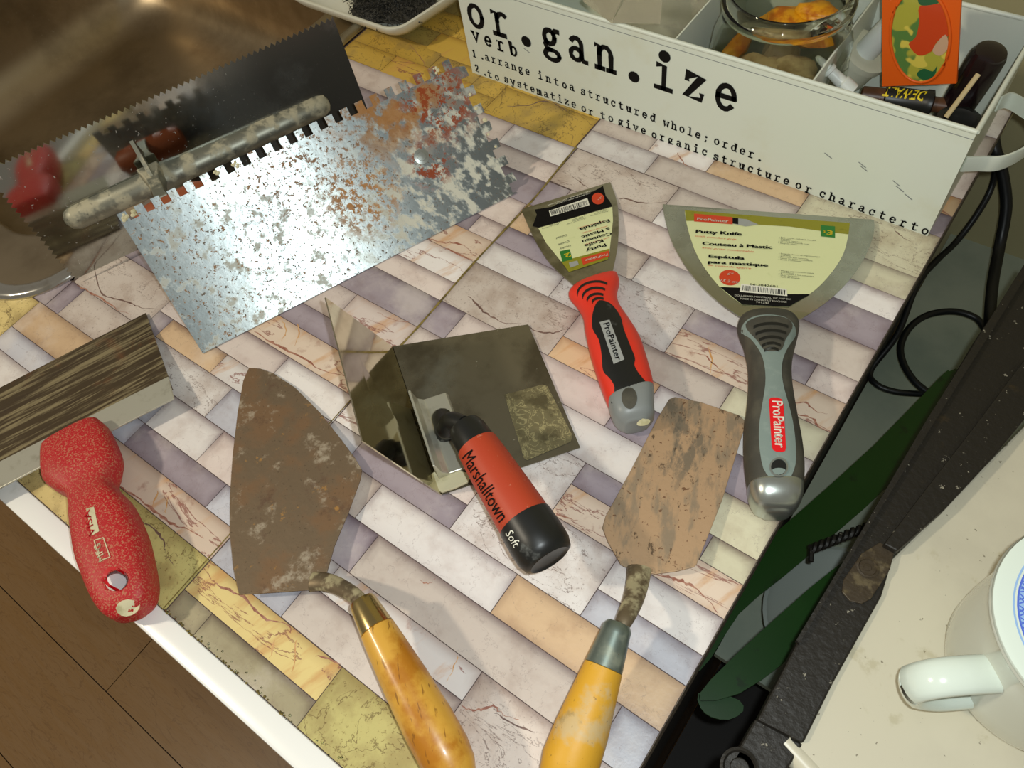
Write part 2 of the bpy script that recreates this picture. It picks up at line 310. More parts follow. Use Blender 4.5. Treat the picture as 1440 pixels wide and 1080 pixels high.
m_root = mat('pale_root_skin', (196, 172, 128), .5, layers=[dict(s=50, lo=.45, hi=.65, c=(150, 122, 78))], bump=(70, .7))
m_pvc = mat('white_plastic_pipe', (214, 220, 214), .35)
m_pvc2 = mat('ivory_plastic_collar', (206, 206, 184), .4)
m_card = mat('orange_card', (218, 92, 22), .35, layers=[dict(s=60, lo=.66, hi=.74, c=(160, 50, 20), a=.5)])
m_pic = mat('blurred_fruit_print', (168, 164, 62), .15, coat=.6, layers=[dict(s=38, d=2, lo=.5, hi=.54, c=(86, 124, 62)), dict(s=46, d=2, lo=.6, hi=.63, c=(208, 190, 80))])
m_picr = mat('red_fruit_print', (196, 66, 28), .2, coat=.6)
m_picg = mat('dark_green_leaf_print', (34, 92, 56), .2, coat=.6)
m_picp = mat('pink_print', (196, 160, 130), .2, coat=.6)
m_bot = mat('dark_plum_glass', (26, 16, 18), .18, spec=.6)
m_brn = mat('brown_plastic', (84, 54, 34), .4)
m_stick = mat('bare_wood_stick', (176, 158, 116), .6)
m_dish = mat('white_melamine', (222, 222, 208), .3)
m_pad = mat('black_wire_scourer', (58, 56, 50), .55, bump=(400, .8), layers=[dict(s=300, lo=.45, hi=.6, c=(22, 22, 20))])
m_iron = mat('black_cast_iron', (40, 37, 32), .5, .3, bump=(260, .6), layers=[dict(s=220, d=5, lo=.66, hi=.7, c=(170, 164, 146), a=.7, m=0), dict(s=40, lo=.6, hi=.75, c=(88, 70, 40), a=.5)])
m_iron2 = mat('grimy_brown_iron', (66, 56, 42), .5, .3, bump=(200, .6), layers=[dict(s=120, lo=.5, hi=.65, c=(104, 92, 66), a=.7, m=0)])
m_marble = mat('cream_enamel_top', (206, 200, 178), .35, layers=[dict(s=12, lo=.45, hi=.7, c=(190, 184, 164), a=.6), dict(s=260, d=3, lo=.69, hi=.72, c=(90, 80, 60), a=.7), dict(s=40, d=8, lo=.6, hi=.68, c=(168, 158, 120), a=.4)])
m_porc = mat('glazed_porcelain', (214, 224, 212), .12, coat=.5)
m_porc_shade = mat('shaded_porcelain', (198, 200, 186), .12, coat=.5)  # white porcelain with the mug body's shade put into the colour
m_blue = mat('cobalt_glaze', (84, 110, 206), .15, coat=.5)
m_bluel = mat('pale_blue_glaze', (150, 184, 226), .15, coat=.5)
m_green = mat('pale_green_gloss_paint', (160, 168, 150), .5, layers=[dict(s=8, lo=.4, hi=.7, c=(118, 134, 120), a=.6)])
m_beige = mat('beige_paint', (176, 168, 128), .5)
m_leaf = mat('dark_green_leaf', (16, 62, 8), .35, layers=[dict(s=20, lo=.5, hi=.7, c=(22, 68, 14), a=.6), dict(s=60, lo=.6, hi=.7, c=(10, 30, 8), a=.6)])
m_cable = mat('black_cable', (22, 24, 24), .4)
m_cab = mat('dark_cabinet', (30, 27, 24), .7)

# ------------------------------------------------------------------ floor and cabinets
fl = thing('floor', '', '', (0, 0, -90), kind='structure')
bm = box(B(), -260, 160, -140, 160, -92, -90.2); link('floor_base', bm, m_cab, fl)
x0s = [-87.9, -33, -118, -60]
k = 0
for y in range(-8, 9):
    ya = -30.8 + y * 17.6 - (0 if y else 0)
    xo = {0: -88.0, -1: -12.0, 1: -160.0}.get(y, -150 + (y * 53) % 120)
    xs = [-258] + [x for x in (xo - 120, xo, xo + 120) if -258 < x < 158] + [158]
    for a, b_ in zip(xs, xs[1:]):
        bm = box(B(), a + .08, b_ - .08, ya + .08, ya + 17.52, -90.2, -89.9); link('plank', bm, m_floor, fl)
cb = thing('base_cabinet', 'dark base cabinet carrying the stone-print worktop', 'cabinet', (-30, 25, -89.9))
link('carcass', box(B(), -118, -2.6, -3.5, 62, -80, -20.2), m_cab, cb); link('plinth', box(B(), -116, -4, 0, 60, -89.9, -80), m_cab, cb)
link('side_panel', box(B(), -2.6, -2.2, -3.5, 62, -89.9, -4), m_cab, cb); link('front_panel', box(B(), -118, -2.6, -4.0, -3.5, -80, -4), m_cab, cb)

# ------------------------------------------------------------------ worktop with its printed stones
wt = thing('worktop', 'worktop covered in stone brick print, pale steel strip along the front edge', 'worktop', (-30, 20, -4))
bm = B()
for q in ((-58.9, -1.62, -6.2, 62), (-125, -58.9, -6.2, 3.6), (-64.2, -58.9, 3.6, 8.9)): box(bm, *q, -4, -.05)
link('board', bm, m_edge, wt)
bm = B()
for q in ((-58.9, -1.66, -5.1, 61.9), (-125, -58.9, -5.1, 3.6), (-64.2, -58.9, 3.6, 8.9)): box(bm, *q, -.05, .0)
link('joint_backing', bm, m_joint, wt)
COLS = dict(W=(234, 228, 224), P=(166, 154, 162), T=(214, 201, 190), O=(224, 204, 184), Y=(204, 194, 126), S=(220, 188, 150), L=(202, 202, 210), G=(168, 158, 128), K=(226, 211, 203), D=(172, 152, 84), E=(226, 204, 138), V=(222, 216, 186))
BR = """-30.2 -27.5 -5.05 -3.4 G;-27.5 -18.44 -5.05 -3.4 G;-30.2 -18.44 -3.4 -1.12 E m;-18.44 -6.5 -5.05 -1.1 Y;-6.5 -1.66 -5.05 -1.1 T;
-30.2 -23.66 -1.12 1.42 L;-23.66 -11.45 -1.1 1.42 T;-30.2 -22.7 1.42 3.33 W;-22.7 -11.45 1.42 3.33 W m;-11.45 -1.66 -1.1 3.33 T c;
-30.2 -21.94 3.33 6.25 P;-21.94 -4 3.33 6.25 T;-4 -1.66 3.33 6.25 L;-30.2 -24.06 6.25 9.05 T;-24.06 -13.05 6.25 9.05 W;-13.05 -1.66 6.25 9.05 S;
-30.2 -27.35 9.05 10.96 L;-27.35 -18.35 9.05 10.96 P;-18.35 -8.55 9.05 13.4 W c;-8.55 -1.66 9.05 10.96 L;-30.2 -24 10.96 13.4 W m;-24 -18.35 10.96 13.4 K;-8.55 -1.66 10.96 13.4 W;
-30.2 -23 13.4 15.75 W;-30.2 -23 15.75 17.5 P;-23 -13.57 13.4 17.5 W c;-13.57 -1.66 13.4 15.75 O m;-13.57 -4.5 15.75 17.5 P;-4.5 -1.66 15.75 17.5 V;
-30.2 -20 17.5 20.4 K;-20 -7.5 17.5 20.4 W;-7.5 -1.66 17.5 20.4 V;-30.2 -27.8 20.4 23.15 P;-27.8 -14 20.4 23.15 K;-14 -1.66 20.4 23.15 P;
-30.2 -20.42 23.15 27.5 T c;-20.42 -12.47 23.15 25.1 S m;-12.47 -1.66 23.15 25.1 W;-20.42 -8.3 25.1 27.5 T;-8.3 -1.66 25.1 27.5 V;
-30.2 -23.34 27.5 29.9 W;-30.2 -23.34 29.9 31.8 P;-23.34 -13.57 27.5 31.9 W c;-13.57 -1.66 27.5 29.95 O m;-13.57 -4.45 29.95 31.9 P;-4.45 -1.66 29.95 31.9 K;
-30.2 -28.2 31.8 34.6 S;-28.2 -18.83 31.9 34.65 T;-18.83 -8 31.9 34.7 W;-8 -1.66 31.9 34.8 T;-30.2 -27.9 34.6 37.5 P;-27.9 -14 34.65 37.6 K;-14 -1.66 34.8 37.6 P;
-30.1 -20.43 37.6 41.9 T c;-20.43 -1.66 37.6 39.7 W;-20.43 -9 39.7 41.95 T;-9 -1.66 39.7 41.95 V;-30.3 -23.68 41.95 44.4 W;-23.68 -11.43 41.95 44.4 T;-11.43 -1.66 41.95 46.3 V c;
-30.3 -24.75 44.4 46.3 T;-24.75 -19.45 44.4 46.3 W m;-19.45 -11.43 44.4 46.3 S;
-30.3 -12 46.3 49.4 T;-12 -1.66 46.3 48.6 P;-12 -1.66 48.6 50.6 S m;-12 -1.66 50.6 54 K;-30.3 -12 49.4 54 W;-30.3 -12 54 58 P;-12 -1.66 54 58 T;-30.3 -1.66 58 61.9 W;
-48 -40.42 -5.05 -1.15 E;-40.42 -30.4 -5.05 -1.15 Y c;-46 -30.4 -1.15 1.2 O m;-47.5 -42.3 1.2 3.2 L;-42.3 -33.3 1.2 3.2 P;-33.3 -30.4 1.2 3.2 L;-42.2 -36.55 3.2 6 W;-50 -42.2 3.2 6 L;-36.55 -30.4 3.2 6 K;
-62 -48 -5.05 -1.1 T;-60 -47.5 -1.1 1.15 W;-59.57 -47.5 1.15 3.08 L;-59.57 -50 3.08 5.95 S;-64 -59.57 1.15 5.9 E;-63.5 -58.85 5.95 8.8 P;-58.8 -57.08 5.95 8.85 P;-57.08 -49 5.95 8.85 T c;-49 -38.72 6 8.85 W c;-38.72 -30.4 6 8.85 L;
-58.7 -49.5 8.85 13.1 T c;-49.5 -47.8 8.85 10.75 P;-47.8 -41.3 8.85 10.75 S;-41.3 -30.4 8.85 10.75 W m;-49.5 -36.93 10.75 13.1 K;-36.93 -30.3 10.75 13.1 W;
-58.7 -46 13.1 15.5 P;-46 -30.3 13.1 15.52 O m;-58.7 -46 15.5 17.4 W;-46 -30.3 15.52 17.4 P;-46 -36.35 17.4 20.25 K;-36.35 -30.3 17.4 20.25 K m;-58.7 -46 17.4 20.25 T;-58.7 -44 20.25 23.1 W;-44 -30.25 20.25 23.1 P;
-58.7 -46 23.1 27.5 T c;-46 -30.25 23.1 25 K;-46 -30.25 25 27.45 W m;-58.7 -44 27.45 29.85 S;-44 -30.25 27.45 29.85 O m;-44 -32.77 29.85 31.7 P;-32.77 -30.25 29.85 31.7 K;-58.7 -44 29.85 34.5 T c;-44 -30.2 31.7 34.5 K;
-58.7 -44 34.5 37.3 W;-44 -30.15 34.5 37.3 P;-58.7 -44 37.3 39.4 P;-44 -30.15 37.3 39.4 K;-58.7 -48 39.4 42.15 K;-48 -36.7 39.4 41.9 K;-36.7 -30.15 39.4 41.9 W;
-58.7 -52.9 42.15 44.65 Y;-52.9 -43.5 42 44.65 E m;-43.5 -40.35 42 43.9 Y;-40.35 -30.4 41.9 45.7 Y c;-43.5 -40.35 43.9 46.6 E;-58.7 -48.8 44.65 47.2 Y;-48.8 -43.5 44.65 46.6 E;-40.35 -30.4 45.7 49 Y;-58.7 -51.1 47.2 49.5 D;-51.1 -40.35 46.6 49.5 Y m;
-58.7 -54 49.5 52.5 D;-54 -44 49.5 52.5 Y;-44 -30.4 49.5 52.5 T;-58.7 -48 52.5 56 D;-48 -30.4 52.5 56 T;-58.7 -46 56 61.9 G;-46 -30.4 56 61.9 T;
-70.7 -62.0 -5.05 -1.1 L;-78.6 -70.7 -5.05 -1.1 L;-88.9 -78.6 -5.05 -1.1 L;-96.4 -88.9 -5.05 -1.1 W;-109.7 -96.4 -5.05 -1.1 P;-118.5 -109.7 -5.05 -1.1 T;-124.9 -118.5 -5.05 -1.1 E;-70.3 -60.0 -1.1 1.15 L;-80.6 -70.3 -1.1 1.15 E;-93.7 -80.6 -1.1 1.15 T;-105.1 -93.7 -1.1 1.15 L;-114.8 -105.1 -1.1 1.15 W;-124.9 -114.8 -1.1 1.15 W;-72.1 -64.0 1.15 3.6 L;-79.4 -72.1 1.15 3.6 W;-92.2 -79.4 1.15 3.6 K;-102.5 -92.2 1.15 3.6 E;-115.9 -102.5 1.15 3.6 P;-124.9 -115.9 1.15 3.6 P"""
for row in BR.replace('\n', '').split(';'):
    q = row.split()
    if len(q) < 5: continue
    a, b_, c, d = [float(t) for t in q[:4]]; g = .026
    if -30.62 < b_ < -30.26 and d < 42: b_ = -30.24
    a += g; b_ -= g; c += g; d -= g
    bm = B(); el = bm.verts.layers.float.new('edge'); hw = min(b_ - a, d - c) * .5
    def jig(x): return x + random.uniform(-.03, .03)
    eh, elo = random.choice(((1.5, .1), (1.3, .3), (.9, .6), (1.5, .0)))
    ins = [min(.42, hw * .45), min(.85, hw * .8)]
    def ring_(i_, z, e, n=3):
        pts = [(a + i_, c + i_), (b_ - i_, c + i_), (b_ - i_, d - i_), (a + i_, d - i_)]; out = []
        for k in range(4):
            p, r = pts[k], pts[(k + 1) % 4]
            v = bm.verts.new((p[0], p[1], z)); v[el] = e * (eh if k > 1 else elo); out.append(v)
        return out
    r0 = ring_(0, 0, 1); r1 = ring_(0, .035, 1); r2 = ring_(ins[0], .045, .28); r3 = ring_(ins[1], .045, 0)
    for A_, B_ in ((r0, r1), (r1, r2), (r2, r3)):
        for k in range(4): bm.faces.new((A_[k], A_[(k + 1) % 4], B_[(k + 1) % 4], B_[k]))
    bm.faces.new(r3)
    ty = q[5] if len(q) > 5 else ''
    mm = m_crack if ty == 'c' and q[4] != 'Y' else m_marb if ty == 'm' else m_yel if q[4] in 'YDE' else m_br
    o = link('brick', bm, mm, wt, origin=((a + b_) / 2, (c + d) / 2, 0))
    j = random.uniform(.95, 1.04); cc = (208, 172, 78) if q[4] in 'YE' and c > 41 and a < -35 else COLS[q[4]]; o.color = tuple(min(1, v) for v in lin(tuple(min(255, t * j) for t in cc)))
# printed cracks that run across single stones
def ribbon(px, w0, m_, nm='crack'):
    P = [at(u, v, .05) for u, v in catmull([tuple(map(float, p)) for p in px], 5)]; Lf, Rt = [], []; bm = B()
    for i, p in enumerate(P):
        d = (P[min(i + 1, len(P) - 1)] - P[max(i - 1, 0)]).normalized(); n = V(-d.y, d.x, 0); t = i / (len(P) - 1); w_ = w0 * (.25 + .75 * math.sin(math.pi * min(1, t * 1.15 + .02))) * random.uniform(.35, 1.3); j = n * random.gauss(0, .035)
        Lf.append(bm.verts.new(p + j + n * w_)); Rt.append(bm.verts.new(p + j - n * w_ * .4))
    for i in range(len(P) - 1): bm.faces.new((Lf[i], Lf[i + 1], Rt[i + 1], Rt[i]))
    link(nm, bm, m_, wt)
m_ck = mat('printed_crack', (104, 80, 72), .5, layers=[dict(s=300, lo=.4, hi=.6, c=(140, 112, 100), a=.7)])
m_ckr = mat('printed_red_brown_vein', (150, 96, 78), .5, layers=[dict(s=260, lo=.4, hi=.6, c=(186, 140, 118), a=.8)])
m_cko = mat('printed_ochre_vein', (204, 150, 92), .5, layers=[dict(s=200, lo=.4, hi=.6, c=(220, 180, 130), a=.8)])
for px, w_, m_ in (([(131, 371), (142, 411), (160, 420), (184, 427), (200, 433), (222, 435)], .10, m_ck), ([(108, 401), (130, 413), (160, 432), (185, 442)], .12, m_ckr), ([(659, 416), (668, 426), (680, 438), (693, 447), (711, 455), (733, 455)], .11, m_ck), ([(742, 460), (760, 467), (782, 468), (800, 460)], .09, m_ck),
    ([(804, 248), (818, 258), (827, 264)], .07, m_ck), ([(867, 279), (880, 280), (902, 285.5), (938, 284)], .10, m_ck), ([(191, 729), (213, 742), (229, 760), (233, 778), (244, 795)], .09, m_ck), ([(713, 149), (740, 149), (764, 142), (787, 149), (813, 169)], .09, m_ck), ([(649, 993), (662, 999), (680, 998), (693, 993), (707, 1004), (729, 1013)], .10, m_ckr),
    ([(644, 922), (638, 940), (627, 958)], .06, m_cko), ([(780, 722), (795, 728), (813, 732)], .08, m_ckr), ([(1116, 568), (1133, 567), (1147, 578), (1164, 582)], .09, m_ckr), ([(1122, 583), (1142, 589), (1151, 600), (1168, 607)], .12, m_ckr), ([(922, 809), (944, 813), (962, 820), (980, 829), (1010, 862)], .14, m_ckr),
    ([(358, 466), (378, 480), (400, 491), (431, 507), (451, 520), (484, 529)], .16, m_ckr), ([(600, 335), (627, 342), (649, 344), (662, 353)], .14, m_ckr), ([(627, 349), (649, 360), (667, 366)], .12, m_ckr), ([(164, 682), (191, 698), (222, 724), (244, 738), (262, 744), (287, 756)], .14, m_ckr),
    ([(304, 820), (311, 826), (342, 840), (369, 869), (400, 878), (422, 891)], .12, m_ckr), ([(444, 922), (467, 929), (480, 936)], .10, m_ckr), ([(397, 450), (402, 465), (395, 480)], .09, m_cko), ([(418, 455), (420, 470), (414, 486)], .09, m_cko), ([(385, 900), (380, 925)], .09, m_cko), ([(416, 900), (414, 930), (410, 945)], .1, m_cko), ([(222, 690), (214, 712)], .09, m_cko), ([(235, 700), (232, 722)], .09, m_cko),
    ([(1255, 320), (1268, 333), (1284, 341)], .07, m_ck), ([(952, 215), (962, 230), (975, 238)], .08, m_ckr), ([(996, 488), (1000, 510), (998, 525)], .09, m_cko), ([(970, 495), (990, 500), (1010, 518), (1035, 530)], .07, m_ckr), ([(590, 815), (602, 821), (612, 813)], .05, m_ckr), ([(695, 1003), (730, 1022), (752, 1030)], .08, m_ck), ([(575, 60), (590, 80), (600, 95)], .06, m_ckr), ([(530, 440), (560, 452), (585, 452)], .05, m_ckr)):
    ribbon(px, w_, m_)
# seam between the two widths of paper
bm = B(); pts = [(-30.42, -5.0), (-30.4, 5), (-30.28, 16), (-30.16, 20.3), (-30.24, 27.4), (-30.02, 35), (-30.18, 39), (-30.3, 42)]
pts = catmull(pts, 5); wd = [.035 if y < 15 else .05 + .05 * abs(math.sin(y * 1.3)) for x, y in pts]
prism(bm, [V(x - w_, y, .05) for (x, y), w_ in zip(pts, wd)] + [V(x + w_, y, .05) for (x, y), w_ in list(zip(pts, wd))[::-1]], V(0, 0, .02))
link('seam', bm, m_seam, wt, label='olive stained seam between the paper widths')
# metal strip along the front
bm = B()
prof = [(-5.08, .05), (-5.12, .12), (-5.25, .16), (-6.45, .15), (-6.62, .08), (-6.68, -.1), (-6.68, -4.1), (-6.2, -4.1), (-6.2, 0)]
rings(bm, [[V(x, y, z) for y, z in prof] for x in (-125, -1.6)]); link('edge_strip', bm, m_alu, wt, smooth=True, label='glossy white edge strip')
bm = B(); y_ = -5.12
for i in range(120):
    x = -42 + random.random() * 38; r = random.uniform(.03, .10)
    lathe(bm, (x, y_ + random.uniform(.02, .6) * random.random(), .05), (x, y_ + .1, 1), [(0, r), (r * .5, r * .8), (r * .8, r * .3)], 5)
o = link('water_drops', bm, m_glass, wt); o['kind'] = 'stuff'
bm = B()
for i in range(90):
    x = -40 + 22 * random.random(); r = random.uniform(.03, .1); lathe(bm, (x, -5.05 + random.uniform(-.05, .1), .04), (x, -5, 1), [(0, r), (r, r * .5)], 5)
o = link('grime', bm, m_seam, wt); o['kind'] = 'stuff'

# ------------------------------------------------------------------ sink
def rrect(x0, x1, y0, y1, r, z, n=8):
    out = []
    for cx, cy, a0 in ((x1 - r, y0 + r, -90), (x1 - r, y1 - r, 0), (x0 + r, y1 - r, 90), (x0 + r, y0 + r, 180)):
        for k in range(n + 1):
            a = math.radians(a0 + 90 * k / n); out.append(V(cx + r * math.cos(a), cy + r * math.sin(a), z))
    return out
sk = thing('sink', 'stainless steel sink with rounded corner and deep brown-tinted basin', 'sink', (-85, 32, -18))
X0, X1, Y0, Y1 = -124, -58.95, 3.65, 61.8
bm = rings(B(), [rrect(X0 + i, X1 - i, Y0 + i, Y1 - i, max(6.5 - i * .8, 1.5), z) for i, z in ((.9, .04), (0, .05), (.0, .3), (.3, .52), (.7, .55), (1.2, .4), (1.5, .2))], False)
link('rim', bm, m_rim, sk, smooth=60, label='bright rolled rim')
bm = rings(B(), [rrect(X0 + i, X1 - i, Y0 + i, Y1 - i, r, z, 10) for i, r, z in ((1.5, 5.3, .2), (5.4, 5, .12), (5.9, 5, -.1), (6.2, 5, -.7), (6.5, 5.2, -8), (6.8, 5.4, -12), (7.6, 6, -14.6), (9.2, 7, -16.2), (12, 7, -17), (26, 7, -17.3))], False)
bm.verts.ensure_lookup_table(); n_ = 44; bm.faces.new([v for v in bm.verts[-n_:]])
link('basin', bm, m_steel, sk, smooth=60)
bm = lathe(B(), (-92, 30, -17.4), (-92, 30, -10), [(0, 4.2), (.25, 4.2), (.3, 3.4), (.1, 1.0)], 28); link('drain', bm, m_rim, sk, smooth=True)

# ------------------------------------------------------------------ two notched trowels
def frame(BL, BR_, W_, top_off):
    e = (BR_ - BL).normalized(); return e
def teeth(L_, per, dep, kind):
    """profile along an edge: (distance, depth) pairs"""
    n = int(L_ / per); per = L_ / n; out = []
    for i in range(n):
        s = i * per
        if kind == 'v': out += [(s, 0), (s + per / 2, dep)]
        else: out += [(s, 0), (s + per * .5, 0), (s + per * .5, dep), (s + per, dep)]
    out.append((L_, 0 if kind == 'v' else dep)); return out
# galvanised one, face up, leaning
BL, BRt = at(285, 497, .15), at(728, 270, .15); e2 = (BRt - BL).normalized(); LN = (BRt - BL).length
up2 = (at(170, 300, 8) + at(640, 85, 8) - BL - BRt) / 2; up2 -= e2 * up2.dot(e2); W2 = up2.length; up2.normalize(); n2 = e2.cross(up2)
if n2.z < 0: n2 = -n2
def T2(a, b, c=0): return BL + e2 * a + up2 * b + n2 * c
tr2 = thing('notched_trowel', 'rusty galvanised square-notched trowel lying face up with white mortar smears', 'trowel', (-41, 22, 0))
out = [T2(0, 0)] + [T2(0, W2 - .02)]
for s, d in teeth(LN, LN / 22, .72, 'sq'): out.append(T2(s, W2 - d))
jig = lambda: random.uniform(-.05, .05)
rt = []
for s, d in teeth(W2 - 1.1, (W2 - 1.1) / 7, .75, 'sq'): rt.append(T2(LN + .35 - (d if d else 0) + jig(), W2 - .95 - s))
out[-1] = T2(LN - .35, W2 - .72)
out += rt + [T2(LN, 0)]
bm = prism(B(), out, -n2 * .09)
for k in range(1, 12): bmesh.ops.bisect_plane(bm, geom=bm.verts[:] + bm.edges[:] + bm.faces[:], plane_co=T2(0, W2 * k / 12), plane_no=up2)
def bow(p): return n2 * (.16 * max(0, (p - BL).dot(up2)) ** 2 / (2 * W2))
for v in bm.verts: v.co = v.co + bow(v.co)
link('blade', bm, m_galv, tr2, smooth=True)
bm = B()
for uv in ((592, 221),):
    p = onplane(*uv, BL, n2); p = p + bow(p); lathe(bm, p, p + n2, [(0, .62), (.06, .6), (.09, .35), (.14, .33), (.16, .1)], 20)
link('rivet', bm, m_cap, tr2, smooth=True, label='shiny round rivet head')
rnd_ = lambda: random.uniform(.5, 1.0)
bm = B()
for a_, sz in ((1, .35), (7.6, .3), (9, .3), (26, .3), (0.4, .35), (27.8, .35)):
    for k in range(5):
        p = T2(a_ + random.uniform(-.2, .2), W2 - .35 - random.uniform(-.2, .2) if a_ < 27 else W2 * .35 + k * 1.1, 0); p = p + bow(p); lathe(bm, p, p + n2, [(0, sz * .6 * rnd_()), (.03, sz * .4 * rnd_()), (.05, sz * .2)], 6)
o = link('mortar_crumbs', bm, m_plaster, tr2); o['kind'] = 'stuff'
rib = lathe(B(), T2(2.5, W2 / 2, -.75), T2(LN - 2.5, W2 / 2, -.75), [(0, .3), (.4, .6), (LN - 5.4, .6), (LN - 5, .3)], 16); link('mounting_rib', rib, m_cast, tr2, smooth=True)
link('grip', lathe(B(), T2(14.5, W2 / 2 - .2, -3.1), T2(26, W2 / 2 - .2, -3.1), [(0, .9), (.6, 1.25), (4, 1.4), (9, 1.3), (11, 1.2), (11.5, .7)], 24), m_cab, tr2, smooth=True)
link('post', tube(B(), [T2(15.5, W2 / 2, -.8), T2(15.5, W2 / 2, -2), T2(15.8, W2 / 2 - .2, -3.1)], .5), m_cast, tr2, smooth=True)
# polished one, standing on its lower edge
BL1, BR1 = at(109, 399, .1), at(533, 198, .1)
BL1 = BL1 + V(0, 0, 0); e1 = (BR1 - BL1).normalized(); BL1.z = .6; BR1.z = .6; L1 = (BR1 - BL1).length
TLp = at(-22, 243, 11.4); up1 = (TLp + at(467, 18, 11.4) - BL1 - BR1) / 2; up1 -= e1 * up1.dot(e1); W1 = up1.length; up1.normalize(); n1 = e1.cross(up1)
if n1.x < 0: n1 = -n1
def T1(a, b, c=0): return BL1 + e1 * a + up1 * b + n1 * c
tr1 = thing('saw_toothed_trowel', 'shiny v-notched trowel with long ribbed aluminium mount standing against the sink rim', 'trowel', (-52, 22, 0))
out = []
for s, d in teeth(W1, .47, .3, 'v')[:-1]: out.append(T1(d, s))
for s, d in teeth(L1, .47, .3, 'v'): out.append(T1(s, W1 - d))
out.append(T1(L1, 0))
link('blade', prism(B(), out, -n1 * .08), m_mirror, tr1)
def rad_on1(u, v): 
    p = onplane(u, v, BL1, n1); d = p - BL1; return d.dot(e1), d.dot(up1)
ra, rb = rad_on1(92, 312), rad_on1(462, 143)
hh = (ra[1] + rb[1]) / 2
LR = rb[0] - ra[0]
bm = B(); st = [(0, .25, .3), (.25, .7, .7), (.8, .95, 1.0), (LR * .33, 1.0, 1.15), (LR * .36, 1.15, 1.3), (LR * .45, 1.0, 1.15), (LR * .8, .95, 1.05), (LR - .8, .9, .95), (LR - .2, .7, .6), (LR, .3, .3)]
R_ = []
for s, hw, ht in st:
    f = s / LR; ph = ra[1] + (rb[1] - ra[1]) * f
    R_.append([T1(ra[0] + s, ph + hw * math.cos(t), max(0, ht * math.sin(t)) if True else 0) for t in [2 * math.pi * k / 24 for k in range(24)]])
rings(bm, R_); link('mounting_rib', bm, m_cast, tr1, smooth=True)
pa = rad_on1(212, 240); ph = pa[1]
bm = B(); q0 = pa[0]
R_ = [[T1(q0 + a * w_, ph - dz + b * h_, d) for a, b in ((-1, -1), (1, -1), (1, 1), (-1, 1))] for w_, h_, d, dz in ((.9, .9, .6, 0), (.6, .75, 1.6, .1), (.45, .6, 2.8, .2), (.45, .6, 4.2, .3), (.6, .6, 4.8, .3))]
rings(bm, R_); link('post', bm, m_cast, tr1, bevel=.12)
for sg in (1,):
    bm = prism(B(), [T1(q0 - .15, ph + .5, .05), T1(q0 - .15, ph + 2.8, .05), T1(q0 - .15, ph + .3, 2.2)], e1 * .3); link('web', bm, m_cast, tr1)
link('grip', lathe(B(), T1(q0 - 2.4, ph - .9, 4.9), T1(q0 + 10, ph - .9, 4.9), [(0, .6), (.4, .95), (2, 1.1), (5.0, 1.1), (5.6, .9), (5.8, .5)], 24), m_brgrip, tr1, smooth=True)

# ------------------------------------------------------------------ red handled scraper
sc = thing('wide_scraper', 'wide dark scraper with dusty red plastic handle hanging over the worktop edge', 'scraper', (-42, 0, 0))
ZT, ZB = .25, 1.5
tl, tr_, br_ = at(205, 440, ZT), at(238, 533, 1.1), at(247, 563, ZB)
el_ = (at(0, 545, ZT) - at(205, 440, ZT)).normalized() ; LB = 19.5
tA, tB = tl, tl + el_ * LB
bA, bB = at(238, 531, 1.05), at(238, 531, 1.05) + (at(0, 651, 1.05) - at(238, 531, 1.05)).normalized() * LB
cA = at(247, 563, 1.3); cB = cA + (at(0, 690, 1.3) - cA).normalized() * LB
nb = (tB - tA).cross(bA - tA).normalized()
if nb.z < 0: nb = -nb
link('blade', prism(B(), [tA, tB, (cB + bB) / 2, (cA + bA) / 2], -nb * .1), m_darkst, sc)
bm = B(); prism(bm, [bA + nb * .02, bB + nb * .02, cB + nb * .1, cA + nb * .1], nb * .14); link('clamp_strip', bm, m_strip, sc, bevel=.05, label='bright bent metal strip')
st = [((61, 632), (139, 590), 1.9, .85), ((62, 650), (153, 604), 1.9, 1.15), ((66, 678), (168, 640), 1.9, 1.3), ((84, 694), (166, 664), 1.8, 1.3), ((101, 703), (162, 683), 1.8, 1.3), ((105, 735), (184, 708), 1.8, 1.45), ((112, 783), (204, 752), 1.8, 1.5), ((124, 818), (213, 790), 1.75, 1.5), ((137, 848), (218, 822), 1.7, 1.4), ((150, 866), (214, 846), 1.65, 1.15), ((162, 873), (200, 862), 1.6, .8)]
hd = link('handle', loft(B(), st, 40, 3.2, 4, .12, (.86, .96), (.6, .88)), m_redpl, sc, smooth=60)
cut = link('cut', lathe(B(), at(165, 815, 4) , at(162, 822, -1) , [(-1, .62), (8, .62)], 24), None); 
md = hd.modifiers.new('hole', 'BOOLEAN'); md.object = cut; md.operation = 'DIFFERENCE'; md.solver = 'EXACT'
def bake(o, *cuts):
    dg = bpy.context.evaluated_depsgraph_get(); dg.update(); me = bpy.data.meshes.new_from_object(o.evaluated_get(dg)); o.modifiers.clear(); o.data = me
    for c in cuts: bpy.data.objects.remove(c)
bake(hd, cut)
t_sc = bvh(hd)
bm = B(); ring = [at(u, v, 3) for u, v in ell(163, 814, 16, 15, .4, 28)]; rin = [at(u, v, 3) for u, v in ell(163, 814, 10.5, 11, .4, 28)]
ra_ = [bm.verts.new(p) for p in ring]; rb_ = [bm.verts.new(p) for p in rin]
for k in range(28): bm.faces.new((ra_[k], ra_[(k + 1) % 28], rb_[(k + 1) % 28], rb_[k]))
for v in bm.verts:
    h = t_sc.ray_cast(Vector((v.co.x, v.co.y, 60)), V(0, 0, -1))[0]; v.co.z = (h.z if h and h.z > 2.2 else 3.1) + .02
link('hole_ring', bm, m_redcl, sc, smooth=True, label='clean red ring round the hanging hole')
